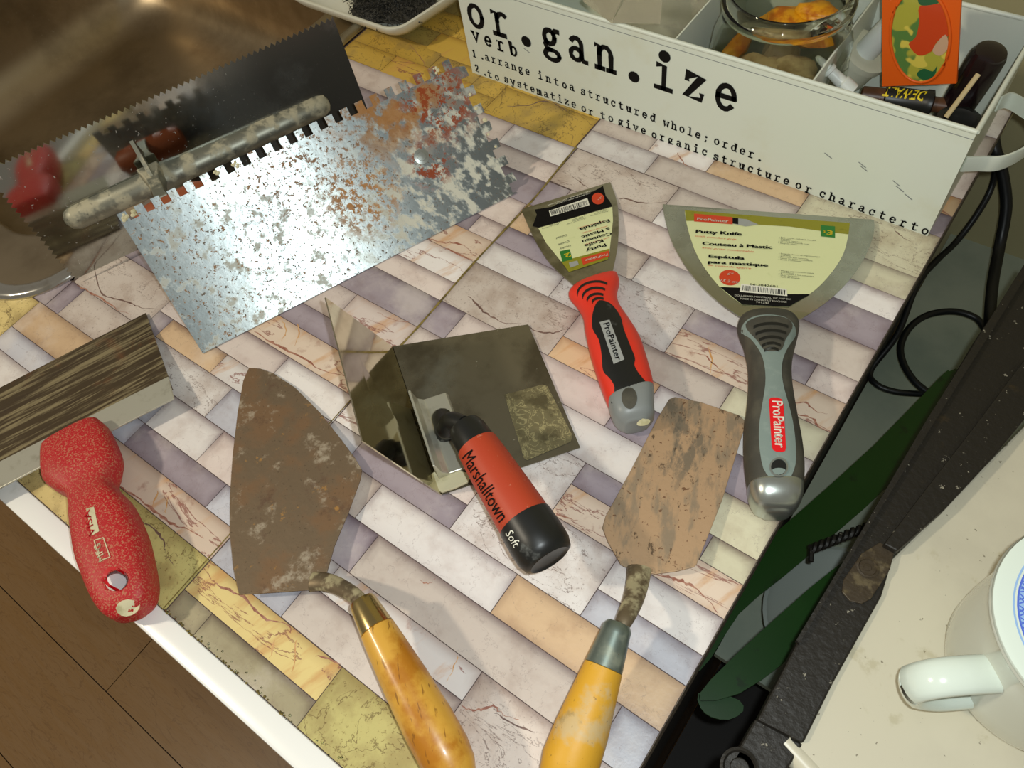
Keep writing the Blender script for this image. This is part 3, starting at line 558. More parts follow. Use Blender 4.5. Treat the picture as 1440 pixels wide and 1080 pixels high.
patch('maker_plate', [(122, 716), (133, 713), (141, 741), (142, 752), (131, 754)], 3.2, t_sc, m_gry, sc, .02, label) if False else patch('maker_plate', [(122, 716), (133, 713), (141, 748), (131, 754)], 3.2, t_sc, m_plaster, sc, .025)
bm = B()
text_px('x', 'VISA', (136, 752), (127, 717), 3.2, m_redcl, sc, t_sc, .05, h=.42, bold=.01, bm=bm)
link('raised_letters', bm, m_redcl, sc)
bm = B()
text_px('x', 'MFG', (149, 787), (142, 764), 3.2, m_plaster, sc, t_sc, .04, h=.42, bold=.01, bm=bm)
for a_, b_ in (((134, 761), (147, 757)), ((147, 757), (156, 784)), ((156, 784), (142, 789)), ((142, 789), (134, 761))):
    p, q = at(*a_, 3.2), at(*b_, 3.2); s_ = (q - p).normalized().cross(V(0, 0, 1)) * .03
    b3 = B(); b3.faces.new([b3.verts.new(x) for x in (p - s_, q - s_, q + s_, p + s_)]); drape(b3, t_sc, .04, 3); me = bpy.data.meshes.new('x'); b3.to_mesh(me); b3.free(); bm.from_mesh(me); bpy.data.meshes.remove(me)
link('stamped_mark', bm, m_plaster, sc)
patch('mortar_spot', ell(181, 856, 16, 9, -.4, 12), 2.4, t_sc, m_plaster, sc, .02, sm=True)

# ------------------------------------------------------------------ pointing trowel
pt = thing('pointing_trowel', 'rusty pointed trowel with curved blade, brass ferrule and glossy wooden handle', 'trowel', (-25, 2, 0))
px = [(350, 517), (366, 518), (385, 525), (415, 545), (450, 580), (480, 618), (500, 645), (509, 661), (506, 676), (490, 720), (470, 768), (460, 803), (448, 822), (436, 829), (400, 832), (336, 836), (328, 800), (323, 750), (323, 700), (327, 640), (334, 580), (342, 535)]
def zt(u, v): return .25 + .9 * max(0, min(1, (v - 517) / 320))
pts = [at(u, v, zt(u, v)) for u, v in px]
link('blade', prism(B(), pts, V(0, 0, -.13)), m_rust, pt, bevel=.03)
bm = tube(B(), [at(440, 818, 1.3), at(456, 818, 1.6), at(475, 824, 2.1), at(495, 835, 2.7), at(508, 846, 3.0), at(520, 862, 3.0)], (.62, .36), 14, 5, (1, .6)); link('tang', bm, m_tang, pt, smooth=True)
f0, f1, f2 = at(510, 843, 3.0), at(530, 884, 2.9), at(654, 1112, 2.0)
ax = (f2 - f1).normalized(); f0 = f1 - ax * (f1 - f0).length
link('ferrule', lathe(B(), f0, f1, [(0, .45), (.05, .72), (.25, .80), ((f1 - f0).length, .98), ((f1 - f0).length + .05, .9)], 32), m_brass, pt, smooth=True)
Lh = (f2 - f1).length
link('handle', lathe(B(), f1, f2, [(0, .93), (.06, 1.0), (Lh * .12, 1.1), (Lh * .35, 1.28), (Lh * .6, 1.4), (Lh * .78, 1.4), (Lh * .88, 1.25), (Lh * .95, .95), (Lh * .99, .5), (Lh, .15)], 36), m_wood, pt, smooth=True)

# ------------------------------------------------------------------ margin trowel
mt = thing('margin_trowel', 'tan rusted rectangular margin trowel with zinc ferrule and worn yellow handle', 'trowel', (-8, 8, 0))
px = [(941, 561), (949, 558), (985, 565), (1040, 584), (1047, 591), (1046, 605), (1015, 705), (980, 793), (976, 797), (953, 803), (922, 807), (892, 803), (873, 794), (855, 762), (847, 742), (852, 725), (885, 665), (925, 587)]
def zm(u, v): return .25 + .7 * max(0, min(1, (v - 558) / 250))
link('blade', prism(B(), [at(u, v, zm(u, v)) for u, v in px], V(0, 0, -.12)), m_rust2, mt, bevel=.04)
bm = tube(B(), [at(899, 800, 1.0), at(896, 822, 1.4), at(890, 845, 2.3), at(881, 866, 2.9), at(874, 880, 3.0)], (.72, .42), 14, 5, (1, .6)); link('tang', bm, m_tang, mt, smooth=True)
g0, g1, g2 = at(871, 876, 3.0), at(849, 938, 2.85), at(786, 1118, 2.0)
ax = (g2 - g1).normalized(); g0 = g1 - ax * (g1 - g0).length; LF = (g1 - g0).length
link('ferrule', lathe(B(), g0, g1, [(0, .3), (.05, .62), (.3, .78), (.6, .80), (LF, 1.02), (LF + .04, .95)], 32), m_zinc, mt, smooth=True)
Lh = (g2 - g1).length
link('handle', lathe(B(), g1, g2, [(0, .95), (.05, 1.03), (Lh * .2, 1.18), (Lh * .5, 1.4), (Lh * .75, 1.48), (Lh * .9, 1.3), (Lh * .97, .8), (Lh, .2)], 36), m_wood2, mt, smooth=True)

# ------------------------------------------------------------------ inside corner trowel
ct = thing('corner_trowel', 'folded steel inside-corner trowel with terracotta grip and black end cap', 'trowel', (-22, 16, 0))
A_, B2 = at(553, 488, .12), at(622, 696, .12)
C_, D_ = at(743, 457, .12), at(816, 630, .12)
T_, L_ = at(458, 418, 9.4), at(510, 620, 9.2)
link('flat_wing', prism(B(), [A_, C_, D_, B2], V(0, 0, .09)), m_corner, ct)
nw = (T_ - A_).cross(B2 - A_).normalized()
if nw.x > 0: nw = -nw
link('upright_wing', prism(B(), [A_, T_, L_, B2], nw * .09), m_shiny, ct)
fd = (B2 - A_).normalized(); sd = Vector((-fd.y, fd.x, 0))
if sd.x < 0: sd = -sd
bm = B(); c0 = A_ + fd * 5.6
K = lambda s, w_, z: c0 + fd * s + sd * w_ + V(0, 0, z)
rings(bm, [[K(s, .15, .1), K(s, 2.6, .1), K(s, 2.45, .45), K(s, .9, .55), K(s, .5, 1.0), K(s, .3, 2.2), K(s, .12, 2.2)] for s in (0, .3, 5.6, 6.1)]); link('bracket', bm, m_strip, ct, bevel=.06, label='bright riveted bracket along the fold')
bm = prism(B(), [at(u, v, .23) for u, v in ((600, 672), (612, 665), (640, 662), (664, 668), (658, 680), (640, 688), (622, 694), (610, 686))], V(0, 0, .22)); link('mortar_lump', bm, m_plaster, ct, bevel=.05)
patch('dried_film', [(709, 555), (762, 541), (770, 543), (805, 612), (803, 621), (742, 647), (737, 645)], .25, BVHTree.FromPolygons([A_ + V(0, 0, .1), C_ + V(0, 0, .1), D_ + V(0, 0, .1), B2 + V(0, 0, .1)], [(0, 1, 2, 3)]), m_film, ct, .03, cuts=3, sm=False)
h0, h1 = at(652, 597, 5.0), at(765, 775, 4.6)
pts = [c0 + fd * 3.2 + sd * 1.6 + V(0, 0, .4), c0 + fd * 2.9 + sd * 1.7 + V(0, 0, 2.0), at(628, 604, 3.6), at(634, 592, 4.6), at(652, 597, 5.1)]
link('shank', tube(B(), pts, (.75, .55), 14, 5), m_blk, ct, smooth=True, label='black hooked shank')
Lg = (h1 - h0).length
prof = [(0, .6), (.15, 1.05), (.7, 1.2), (2.0, 1.28), (2.05, 1.30)]
link('collar', lathe(B(), h0, h1, [(0, .6), (.12, 1.0), (.6, 1.15), (1.75, 1.22)], 32), m_blk, ct, smooth=True)
gr = link('grip', lathe(B(), h0, h1, [(1.7, 1.15), (1.72, 1.28), (3, 1.38), (5.5, 1.5), (Lg * .72, 1.55), (Lg * .78, 1.56), (Lg * .785, 1.4)], 36), m_orgrip, ct, smooth=True)
link('end_cap', lathe(B(), h0, h1, [(Lg * .775, 1.5), (Lg * .78, 1.6), (Lg * .92, 1.66), (Lg * 1.0, 1.62), (Lg * 1.05, 1.45), (Lg * 1.065, 1.2), (Lg * 1.055, 1.1), (Lg * 1.05, .9), (Lg * 1.04, .2)], 36), m_blk, ct, smooth=True)
def wrap_text(name, s, p0, p1, rad, sd_, t0, t1, ang, h, m_, parent, bold=0, shear=0):
    """letters wrapped round a round grip: run along the axis from t0 to t1, centred at angle ang from straight up"""
    me = txt_mesh(s, bold, shear); ax = (p1 - p0).normalized(); up = V(0, 0, 1) - ax * ax.z; up.normalize(); sd2 = ax.cross(up)
    xs = [v.co.x for v in me.vertices]; x0, x1 = min(xs), max(xs); b2 = B(); b2.from_mesh(me); bpy.data.meshes.remove(me)
    for _ in range(3):
        le = [e for e in b2.edges if e.calc_length() > .14]
        if le: bmesh.ops.subdivide_edges(b2, edges=le, cuts=1); bmesh.ops.triangulate(b2, faces=[f for f in b2.faces if len(f.verts) > 3])
    for v in b2.verts:
        d = t0 + (v.co.x - x0) / (x1 - x0) * (t1 - t0); hh_ = (v.co.y - .35) / .7 * h * sd_; r = rad(d) + .03; a = ang + hh_ / r
        v.co = p0 + ax * d + (up * math.cos(a) + sd2 * math.sin(a)) * r
    return link(name, b2, m_, parent)
wrap_text('lettering', 'Marshalltown', h0, h1, lambda d: (1.28 + .1 * (d - 1.72) / 1.28) if d < 3 else (1.38 + .12 * (d - 3) / 2.5) if d < 5.5 else 1.54, -1, 2.2, Lg * .745, .72, 1.0, m_black, ct, .008, .25)
wrap_text('script_mark', 'Soft', h0, h1, lambda d: 1.64, -1, Lg * .82, Lg * .93, .8, .6, m_white, ct, 0, .4)

# ------------------------------------------------------------------ red putty knife
rk = thing('narrow_putty_knife', 'narrow putty knife with red and black handle and torn label', 'putty knife', (-20, 30, 0))
def zr(u, v): return .15 + 1.0 * max(0, min(1, (v - 270) / 130))
px = catmull([(858, 256), (868, 285), (870, 318), (868, 350), (860, 388)], 3) + catmull([(806, 400), (776, 373), (757, 346), (745, 322), (734, 297)], 3) + [(736, 293)]
bl = link('blade', prism(B(), [at(u, v, zr(u, v)) for u, v in px], V(0, 0, -.1)), m_knife2, rk); t_b = bvh(bl)
patch('label_paper', [(757, 321), (861, 291), (862, 310), (857, 355), (797, 373), (789, 368), (768, 342)], zr, t_b, m_cream, rk, .02, cuts=3, sm=False, )
patch('label_band', [(789, 368), (857, 350), (855, 365), (800, 383)], zr, t_b, m_olive, rk, .035, cuts=3, sm=False)
patch('black_band', [(749, 318), (755, 302), (752, 295), (776, 291), (800, 279), (834, 270), (843, 265), (848, 262), (852, 276), (858, 284), (861, 290), (757, 320)], zr, t_b, m_black, rk, .03, cuts=3, sm=False)
patch('barcode_patch', [(772, 297), (826, 279), (829, 289), (774, 305)], zr, t_b, m_white, rk, .045, cuts=3, sm=False)
patch('size_dot', ell(841, 280, 9, 8, 0, 16), zr, t_b, m_orange, rk, .05, cuts=3, sm=False)
patch('price_badge', [(787, 354), (801, 351), (805, 365), (791, 369)], zr, t_b, m_inkgr, rk, .045, cuts=3, sm=False)
patch('red_band', [(817, 364), (856, 353), (857, 361), (820, 373)], zr, t_b, m_orange, rk, .05, cuts=3, sm=False)
patch('brush_mark', [(800, 370), (812, 367), (814, 373), (802, 377)], zr, t_b, m_grayink, rk, .05, cuts=3, sm=False)
def bars(name, P0, P1, P2, z, tree, parent, off, n=34):
    bm = B(); a, b_, c = [Vector((*p, 0)) for p in (P0, P1, P2)]; x = .04
    while x < .96:
        w_ = random.choice([.008, .014, .022])
        q = [a + (b_ - a) * t for t in (x, x + w_)]; q = [q[0] + (c - a) * .12, q[1] + (c - a) * .12, q[1] + (c - a) * .72, q[0] + (c - a) * .72]
        bm.faces.new([bm.verts.new(at(p.x, p.y, zz(z, p.x, p.y))) for p in q]); x += w_ + random.choice([.01, .016, .024])
    drape(bm, tree, off, 0); return link(name, bm, m_black, parent)
bars('barcode', (829, 289), (774, 305), (826, 279), zr, t_b, rk, .06)
def lines(parent, tree, off, z, rows, m_, name='lettering'):
    bm = B()
    for s, A, Bp, h, bo, sh in rows: text_px('x', s, A, Bp, z, m_, parent, tree, off, h=h, bold=bo, shear=sh, bm=bm)
    o = link(name, bm, m_, parent); o['kind'] = 'stuff'; return o
lines(rk, t_b, .06, zr, [('Putty', (851, 343), (823, 352), .33, .03, 0), ('Knife', (847, 337), (821, 345), .33, .03, 0), ('Couteau', (859, 327), (818, 339), .33, .03, 0), ('à Mastic', (856, 320), (817, 333), .33, .03, 0), ('Espátula', (856, 309), (814, 322), .33, .03, 0), ('06-3021420', (818, 291), (786, 300), .2, .01, 0),
    ('• Pour enlever la peinture\n• Flexible et durable\n• Grattage facile', (856, 297), (830, 304), .1, 0, 0), ('• Lame en acier\n• Resistant\n• Durable', (824, 307), (796, 316), .1, 0, 0), ('• Hoja de acero\n• Durable\n• Flexible', (788, 314), (762, 322), .1, 0, 0), ('Quality', (802, 345), (786, 350), .2, 0, .4), ('Qualité', (800, 339), (784, 344), .2, 0, .4), ('Calidad', (797, 330), (781, 335), .2, 0, .4)], m_black, 'lettering')
lines(rk, t_b, .06, zr, [('with comfort grip', (856, 334), (823, 344), .14, 0, .4), ('avec prise confortable', (854, 318), (818, 328), .14, 0, .4), ('con agarre comodo', (850, 311), (812, 321), .12, 0, .4)], m_orange, 'small_lettering')
lines(rk, t_b, .07, zr, [('ProPainter', (854, 357), (822, 366), .24, .02, 0), ('3"', (846, 277), (839, 280), .2, .01, .3), ('DOLLARAMA MONTREAL QC H4P 0A1', (830, 272), (782, 287), .11, .0, 0), ('MADE IN CHINA / FAIT EN CHINE', (830, 269), (770, 289), .11, 0, 0)], m_white, 'white_lettering')
lines(rk, t_b, .07, zr, [('2', (801, 356), (793, 358.5), .45, .04, 0)], m_inkye, 'price_figure')
st = [((812, 400), (866, 384), 1.15, .5), ((803, 408), (868, 386), 1.2, .75), ((800, 417), (871, 397), 1.3, .95), ((812, 432), (868, 413), 1.4, 1.0), ((820, 447), (871, 430), 1.5, 1.05), ((823, 468), (884, 450), 1.55, 1.15), ((829, 495), (899, 474), 1.6, 1.25), ((838, 525), (909, 503), 1.6, 1.3), ((849, 556), (917, 532), 1.6, 1.3), ((855, 570), (920, 549), 1.6, 1.28)]
rh = link('handle', loft(B(), st, 36, 2.5, 4, .2), m_red, rk, smooth=60); t_r = bvh(rh)
patch('black_inlay', [(840, 422), (850, 421), (862, 428), (873, 445), (877, 463), (886, 487), (893, 505), (892, 515), (897, 525), (905, 534), (911, 541), (911, 551), (863, 566), (862, 558), (864, 545), (858, 533), (848, 520), (846, 500), (842, 478), (833, 460), (833, 440)], 2.7, t_r, m_blk, rk, .03, 3, 4)
for i, (cx, cy, rx) in enumerate(((836, 409, 27), (837, 415, 20.5), (838, 421, 15), (841, 425, 10.5))):
    pin, pout = [], []
    for k in range(11):
        a = math.radians(198 + 128 * k / 10 - 18); pout.append((cx + rx * math.cos(a), cy + (rx * .62) * math.sin(a))); pin.append((cx + (rx - 1) * math.cos(a) + .3, cy + 4 + (rx * .62) * math.sin(a)))
    patch('grip_slot', [(u + (1.5 if True else 0), v - .0) for u, v in pout + pin[::-1]], 2.4, t_r, m_blk, rk, .03, 0, 2)
patch('name_plate', [(843, 451), (857, 448), (878, 506), (863, 512)], 2.9, t_r, m_grayink, rk, .05, cuts=3)
text_px('lettering', 'ProPainter', (848, 454), (866, 508), 2.9, m_black, rk, t_r, .08, h=.42, bold=.02)
st = [((855, 567), (919, 546), 1.6, 1.3), ((857, 576), (920, 558), 1.6, 1.38), ((862, 590), (920, 575), 1.55, 1.38), ((869, 598), (920, 585), 1.5, 1.25), ((876, 602), (914, 594), 1.45, .95)]
cp = link('end_cap', loft(B(), st, 36, 3.0, 4, .12, (.8, .95), (.8, .94)), m_gry, rk, smooth=60); t_c = bvh(cp)
patch('hang_recess', ell(885, 560, 11, 15, -.1, 20), 2.9, t_c, m_blk2, rk, .03)
patch('paint_drip', ell(905, 594, 10, 4.5, -.3, 12), 2.2, t_c, m_plaster, rk, .04)

# ------------------------------------------------------------------ grey putty knife
gk = thing('broad_putty_knife', 'broad putty knife with grey and charcoal handle and cream label', 'putty knife', (-8, 30, 0))
def zg(u, v): return .2 + 1.2 * max(0, min(1, (v - 290) / 150))
px = [(932, 287), (1229, 309)] + catmull([(1230, 318), (1227, 335), (1216, 362), (1196, 392), (1168, 420), (1140, 440), (1112, 456)], 3) + catmull([(1050, 452), (1020, 432), (992, 408), (968, 380), (947, 345), (936, 312), (932, 290)], 3)
gb = link('blade', prism(B(), [at(u, v, zg(u, v)) for u, v in px], V(0, 0, -.1)), m_knife, gk); t_g = bvh(gb)
lab = [(963, 296), (1195, 314)] + catmull([(1193, 330), (1186, 357), (1169, 384), (1145, 409), (1109, 432)], 3) + catmull([(1044, 429), (1011, 403), (982, 363), (968, 325), (963, 300)], 3)
patch('label_paper', lab, zg, t_g, m_cream, gk, .02, cuts=3, sm=False)
patch('label_band', [(963, 296), (1195, 314), (1193, 330), (1160, 326), (1110, 319), (1060, 316), (1000, 311), (965, 311)], zg, t_g, m_olive, gk, .035, cuts=3, sm=False)
patch('black_band', [(1012, 404), (1040, 405), (1080, 411), (1110, 414), (1139, 414), (1109, 432), (1044, 429)], zg, t_g, m_black, gk, .035, cuts=3, sm=False)
patch('barcode_patch', [(1042, 400), (1106, 407), (1107, 417), (1040, 411)], zg, t_g, m_white, gk, .05, cuts=3, sm=False)
bars('barcode', (1042, 400.5), (1106, 407.5), (1041, 412), zg, t_g, gk, .065)
patch('size_dot', ell(1026, 391, 15, 11, .1, 24), zg, t_g, m_orange, gk, .045, cuts=3, sm=False)
patch('price_badge', [(1154, 317), (1174, 319), (1174, 335), (1154, 333)], zg, t_g, m_inkgr, gk, .05, cuts=3, sm=False)
patch('red_band', [(976, 301), (1030, 306), (1030, 316), (976, 312)], zg, t_g, m_orange, gk, .05, cuts=3, sm=False)
patch('brush_mark', [(1030, 307), (1050, 309), (1056, 312), (1066, 316), (1056, 318), (1048, 319), (1030, 315)], zg, t_g, m_grayink, gk, .05, cuts=3, sm=False)
patch('brush_neck', [(1030, 307), (1038, 307.7), (1038, 316), (1030, 315)], zg, t_g, m_black, gk, .06, cuts=3, sm=False)
lines(gk, t_g, .07, zg, [('Putty Knife', (978, 328), (1043, 332), .34, .05, 0), ('Couteau à Mastic', (987, 345), (1086, 351), .34, .05, 0), ('Espátula', (996, 363), (1047, 366), .32, .05, 0), ('para mastique', (995, 371), (1080, 376), .32, .05, 0), ('06-3042601', (1054, 402), (1093, 405), .2, .01, 0),
    ('• Ergonomic soft-grip handle\n• Durable\n• Solvent resistant\n• Oversized thumb rest\n• Easy to clean', (1095, 335), (1147, 340), .11, 0, 0), ('• Poignée douce et ergonomique\n• Durable\n• Résistant aux solvants\n• Lame en acier inoxydable\n• Facile à nettoyer', (1095, 358), (1153, 363), .11, 0, 0), ('• Mango ergonómico suave\n• Duradero\n• Resistente a los solventes\n• Hoja de acero\n• Fácil de limpiar', (1095, 382), (1144, 386), .11, 0, 0)], m_black, 'lettering')
lines(gk, t_g, .07, zg, [('with comfort grip', (978, 333.5), (1035, 338.5), .17, .0, .4), ('avec prise confortable', (987, 350), (1060, 356), .17, 0, .4), ('de cómodo agarre', (995, 374.5), (1056, 379.5), .17, 0, .4)], m_orange, 'small_lettering')
lines(gk, t_g, .09, zg, [('ProPainter', (980, 310.5), (1024, 314), .3, .02, 0), ('6"', (1022, 388), (1031, 389), .28, .01, .4), ('15.2 cm', (1012, 397), (1039, 400), .26, .01, .4), ('DOLLARAMA MONTREAL, QC, H4P 0A1', (1033, 417.5), (1112, 423), .16, .01, 0), ('MADE IN CHINA/FAIT EN CHINE', (1041, 422), (1106, 427), .16, .01, 0), ('701242', (1063, 427), (1081, 428.5), .16, .01, 0)], m_white, 'white_lettering')
lines(gk, t_g, .09, zg, [('3', (1162, 331), (1170, 332), .5, .04, 0), ('$', (1157, 328), (1160.5, 328.5), .25, .02, 0)], m_inkye, 'price_figure')
def row(y, l, r): return ((1020 + l / 3.6, 430 + y / 3.6), (1020 + r / 3.6, 430 + y / 3.6))
st = [(*row(42, 110, 325), 1.5, .7), (*row(62, 78, 352), 1.6, .95), (*row(100, 62, 372), 1.7, 1.2), (*row(150, 70, 368), 1.7, 1.3), (*row(200, 92, 356), 1.7, 1.35), (*row(300, 114, 334), 1.7, 1.45), (*row(400, 118, 334), 1.7, 1.5), (*row(500, 110, 348), 1.7, 1.55), (*row(600, 98, 366), 1.7, 1.6), (*row(700, 94, 385), 1.7, 1.6), (*row(800, 97, 396), 1.7, 1.6), (*row(880, 106, 396), 1.7, 1.55), (*row(925, 114, 392), 1.7, 1.5)]
gh = link('handle', loft(B(), st, 36, 2.6, 3, .2), m_blk2, gk, smooth=60); t_h = bvh(gh)
def P36(L): return [(1020 + a / 3.6, 430 + b_ / 3.6) for a, b_ in L]
panel = [(215, 32), (280, 38), (330, 55), (362, 85), (366, 120), (345, 160), (318, 205), (300, 245), (288, 290), (286, 350), (298, 420), (322, 500), (342, 580), (354, 660), (358, 740), (356, 800), (335, 860), (300, 884), (265, 886), (225, 870), (192, 820), (176, 740), (170, 660), (174, 580), (190, 480), (202, 400), (202, 330), (190, 260), (165, 200), (130, 140), (90, 90), (100, 58), (150, 38)]
patch('grey_panel', P36(panel), 3.2, t_h, m_grn, gk, .05, 2, 4, label := 0) if False else patch('grey_panel', P36(panel), 3.2, t_h, m_grn, gk, .05, 2, 4)
patch('thumb_rest', P36([(200, 45), (270, 48), (325, 60), (345, 85), (335, 120), (305, 170), (290, 215), (265, 232), (215, 234), (190, 220), (165, 175), (130, 125), (108, 88), (118, 62)]), 3.1, t_h, m_blk2, gk, .08, 2, 3)
for i, (y, hw) in enumerate(((82, 88), (118, 78), (153, 62), (186, 48), (212, 36))):
    cx = 232; arc = [(cx + hw * t, y + 12 - 12 * (1 - t * t)) for t in [k / 5 - 1 for k in range(11)]]
    patch('thumb_ridge', P36(arc + [(x, yy + 15) for x, yy in arc[::-1]]), 3.1, t_h, m_blk, gk, .12, 0, 2)
patch('name_plate', P36([(232, 466), (262, 466), (284, 474), (294, 500), (306, 720), (302, 738), (284, 744), (256, 742), (240, 732), (234, 715), (220, 495), (221, 475)]), 3.3, t_h, m_inkred, gk, .09, 0, 3)
text_px('lettering', 'ProPainter', (1020 + 236 / 3.6, 430 + 484 / 3.6), (1020 + 251 / 3.6, 430 + 722 / 3.6), 3.3, m_white, gk, t_h, .12, h=.62, bold=.025)
bm = B(); cx, cy = 1095, 657.5
for r0, r1, z0, z1 in ((13.2, 11, .12, .16),):
    a_ = [bm.verts.new(at(u, v, 3.3)) for u, v in ell(cx, cy, r0, r0, 0, 28)]; b_ = [bm.verts.new(at(u, v, 3.3)) for u, v in ell(cx, cy, r1, r1, 0, 28)]
    for k in range(28): bm.faces.new((a_[k], a_[(k + 1) % 28], b_[(k + 1) % 28], b_[k]))
drape(bm, t_h, .14, 0); link('hole_ring', bm, m_cap, gk, smooth=True)
patch('hang_hole', ell(cx, cy, 11, 11, 0, 24), 3.3, t_h, m_blk, gk, .10)
patch('hole_step', [(cx - 9, cy + 3), (cx, cy + 1), (cx + 9, cy + 3), (cx + 8, cy + 7), (cx, cy + 10.5), (cx - 7, cy + 8)], 3.3, t_h, m_grn, gk, .12, 2, 2)
st = [(*row(920, 113, 392), 1.7, 1.58), (*row(960, 117, 390), 1.65, 1.58), (*row(1000, 130, 380), 1.6, 1.45), (*row(1035, 150, 356), 1.5, 1.2), (*row(1055, 180, 330), 1.4, .8)]
link('end_cap', loft(B(), st, 36, 3.0, 4, .15, (.8, .95), (.75, .93)), m_cap, gk, smooth=60)

# ------------------------------------------------------------------ white tin organiser and its lettering
ob = thing('tin_organiser', 'long white tin box with black typewriter lettering at the back of the worktop', 'organiser box', (-23, 52, .05))
FX0, FX1, FY, BY, HZ = -44.5, -2.5, 45.95, 58.2, 9.5
link('front_panel', box(B(), FX0, FX1, FY, FY + .12, .05, HZ), m_tin, ob); link('back_panel', box(B(), FX0, FX1, BY - .12, BY, .05, HZ), m_tin, ob)
link('side_panel', box(B(), FX1 - .12, FX1, FY + .12, BY - .12, .05, HZ), m_tin, ob); link('side_panel', box(B(), FX0, FX0 + .12, FY + .12, BY - .12, .05, HZ), m_tin, ob)
link('bottom_panel', box(B(), FX0 + .12, FX1 - .12, FY + .12, BY - .12, .05, .2), m_tin, ob)
for nm, a_, b_ in (('rim', V(FX0, FY + .02, HZ), V(FX1, FY + .02, HZ)), ('rim', V(FX0, BY, HZ), V(FX1, BY, HZ)), ('rim', V(FX1 - .02, FY, HZ), V(FX1 - .02, BY, HZ)), ('rim', V(FX0, FY, HZ), V(FX0, BY, HZ))):
    link(nm, tube(B(), [a_, b_], .17, 12, 1), m_tin, ob, smooth=True)
d2 = at(1147, 107, HZ).x; d1 = at(953, 49, HZ).x
for x in (d1, d2): link('divider', box(B(), x - .06, x + .06, FY + .12, BY - .12, .2, HZ - .15), m_tin, ob)
link('seam_line', box(B(), FX0, FX1, FY - .02, FY, HZ - .62, HZ - .58), m_gry, ob)
def strap(bm, pts, hw, th):
    P = [Vector(p) for p in catmull([tuple(q) for q in pts], 6)]; R = []
    for i, p in enumerate(P):
        d = (P[min(i + 1, len(P) - 1)] - P[max(i - 1, 0)]).normalized(); s = d.cross(V(0, 0, 1)).normalized()
        R.append([p + s * x + V(0, 0, z) for x, z in ((th, hw), (th * 1.6, hw * .8), (th, 0), (th * 1.6, -hw * .8), (th, -hw), (-th, -hw), (-th, hw))])
    return rings(bm, R)
link('handle', strap(B(), [V(FX1 + .05, 46.7, 6.3), at(1378, 230, 6.2), at(1408, 229, 6.2), at(1440, 214, 6.2), at(1464, 190, 6.2), at(1456, 166, 6.2), at(1436, 150, 6.2), at(1418, 141, 6.2), V(FX1 + .05, 53.4, 6.3)], .62, .06), m_tin, ob, smooth=True, label='curved white tin carrying handle')
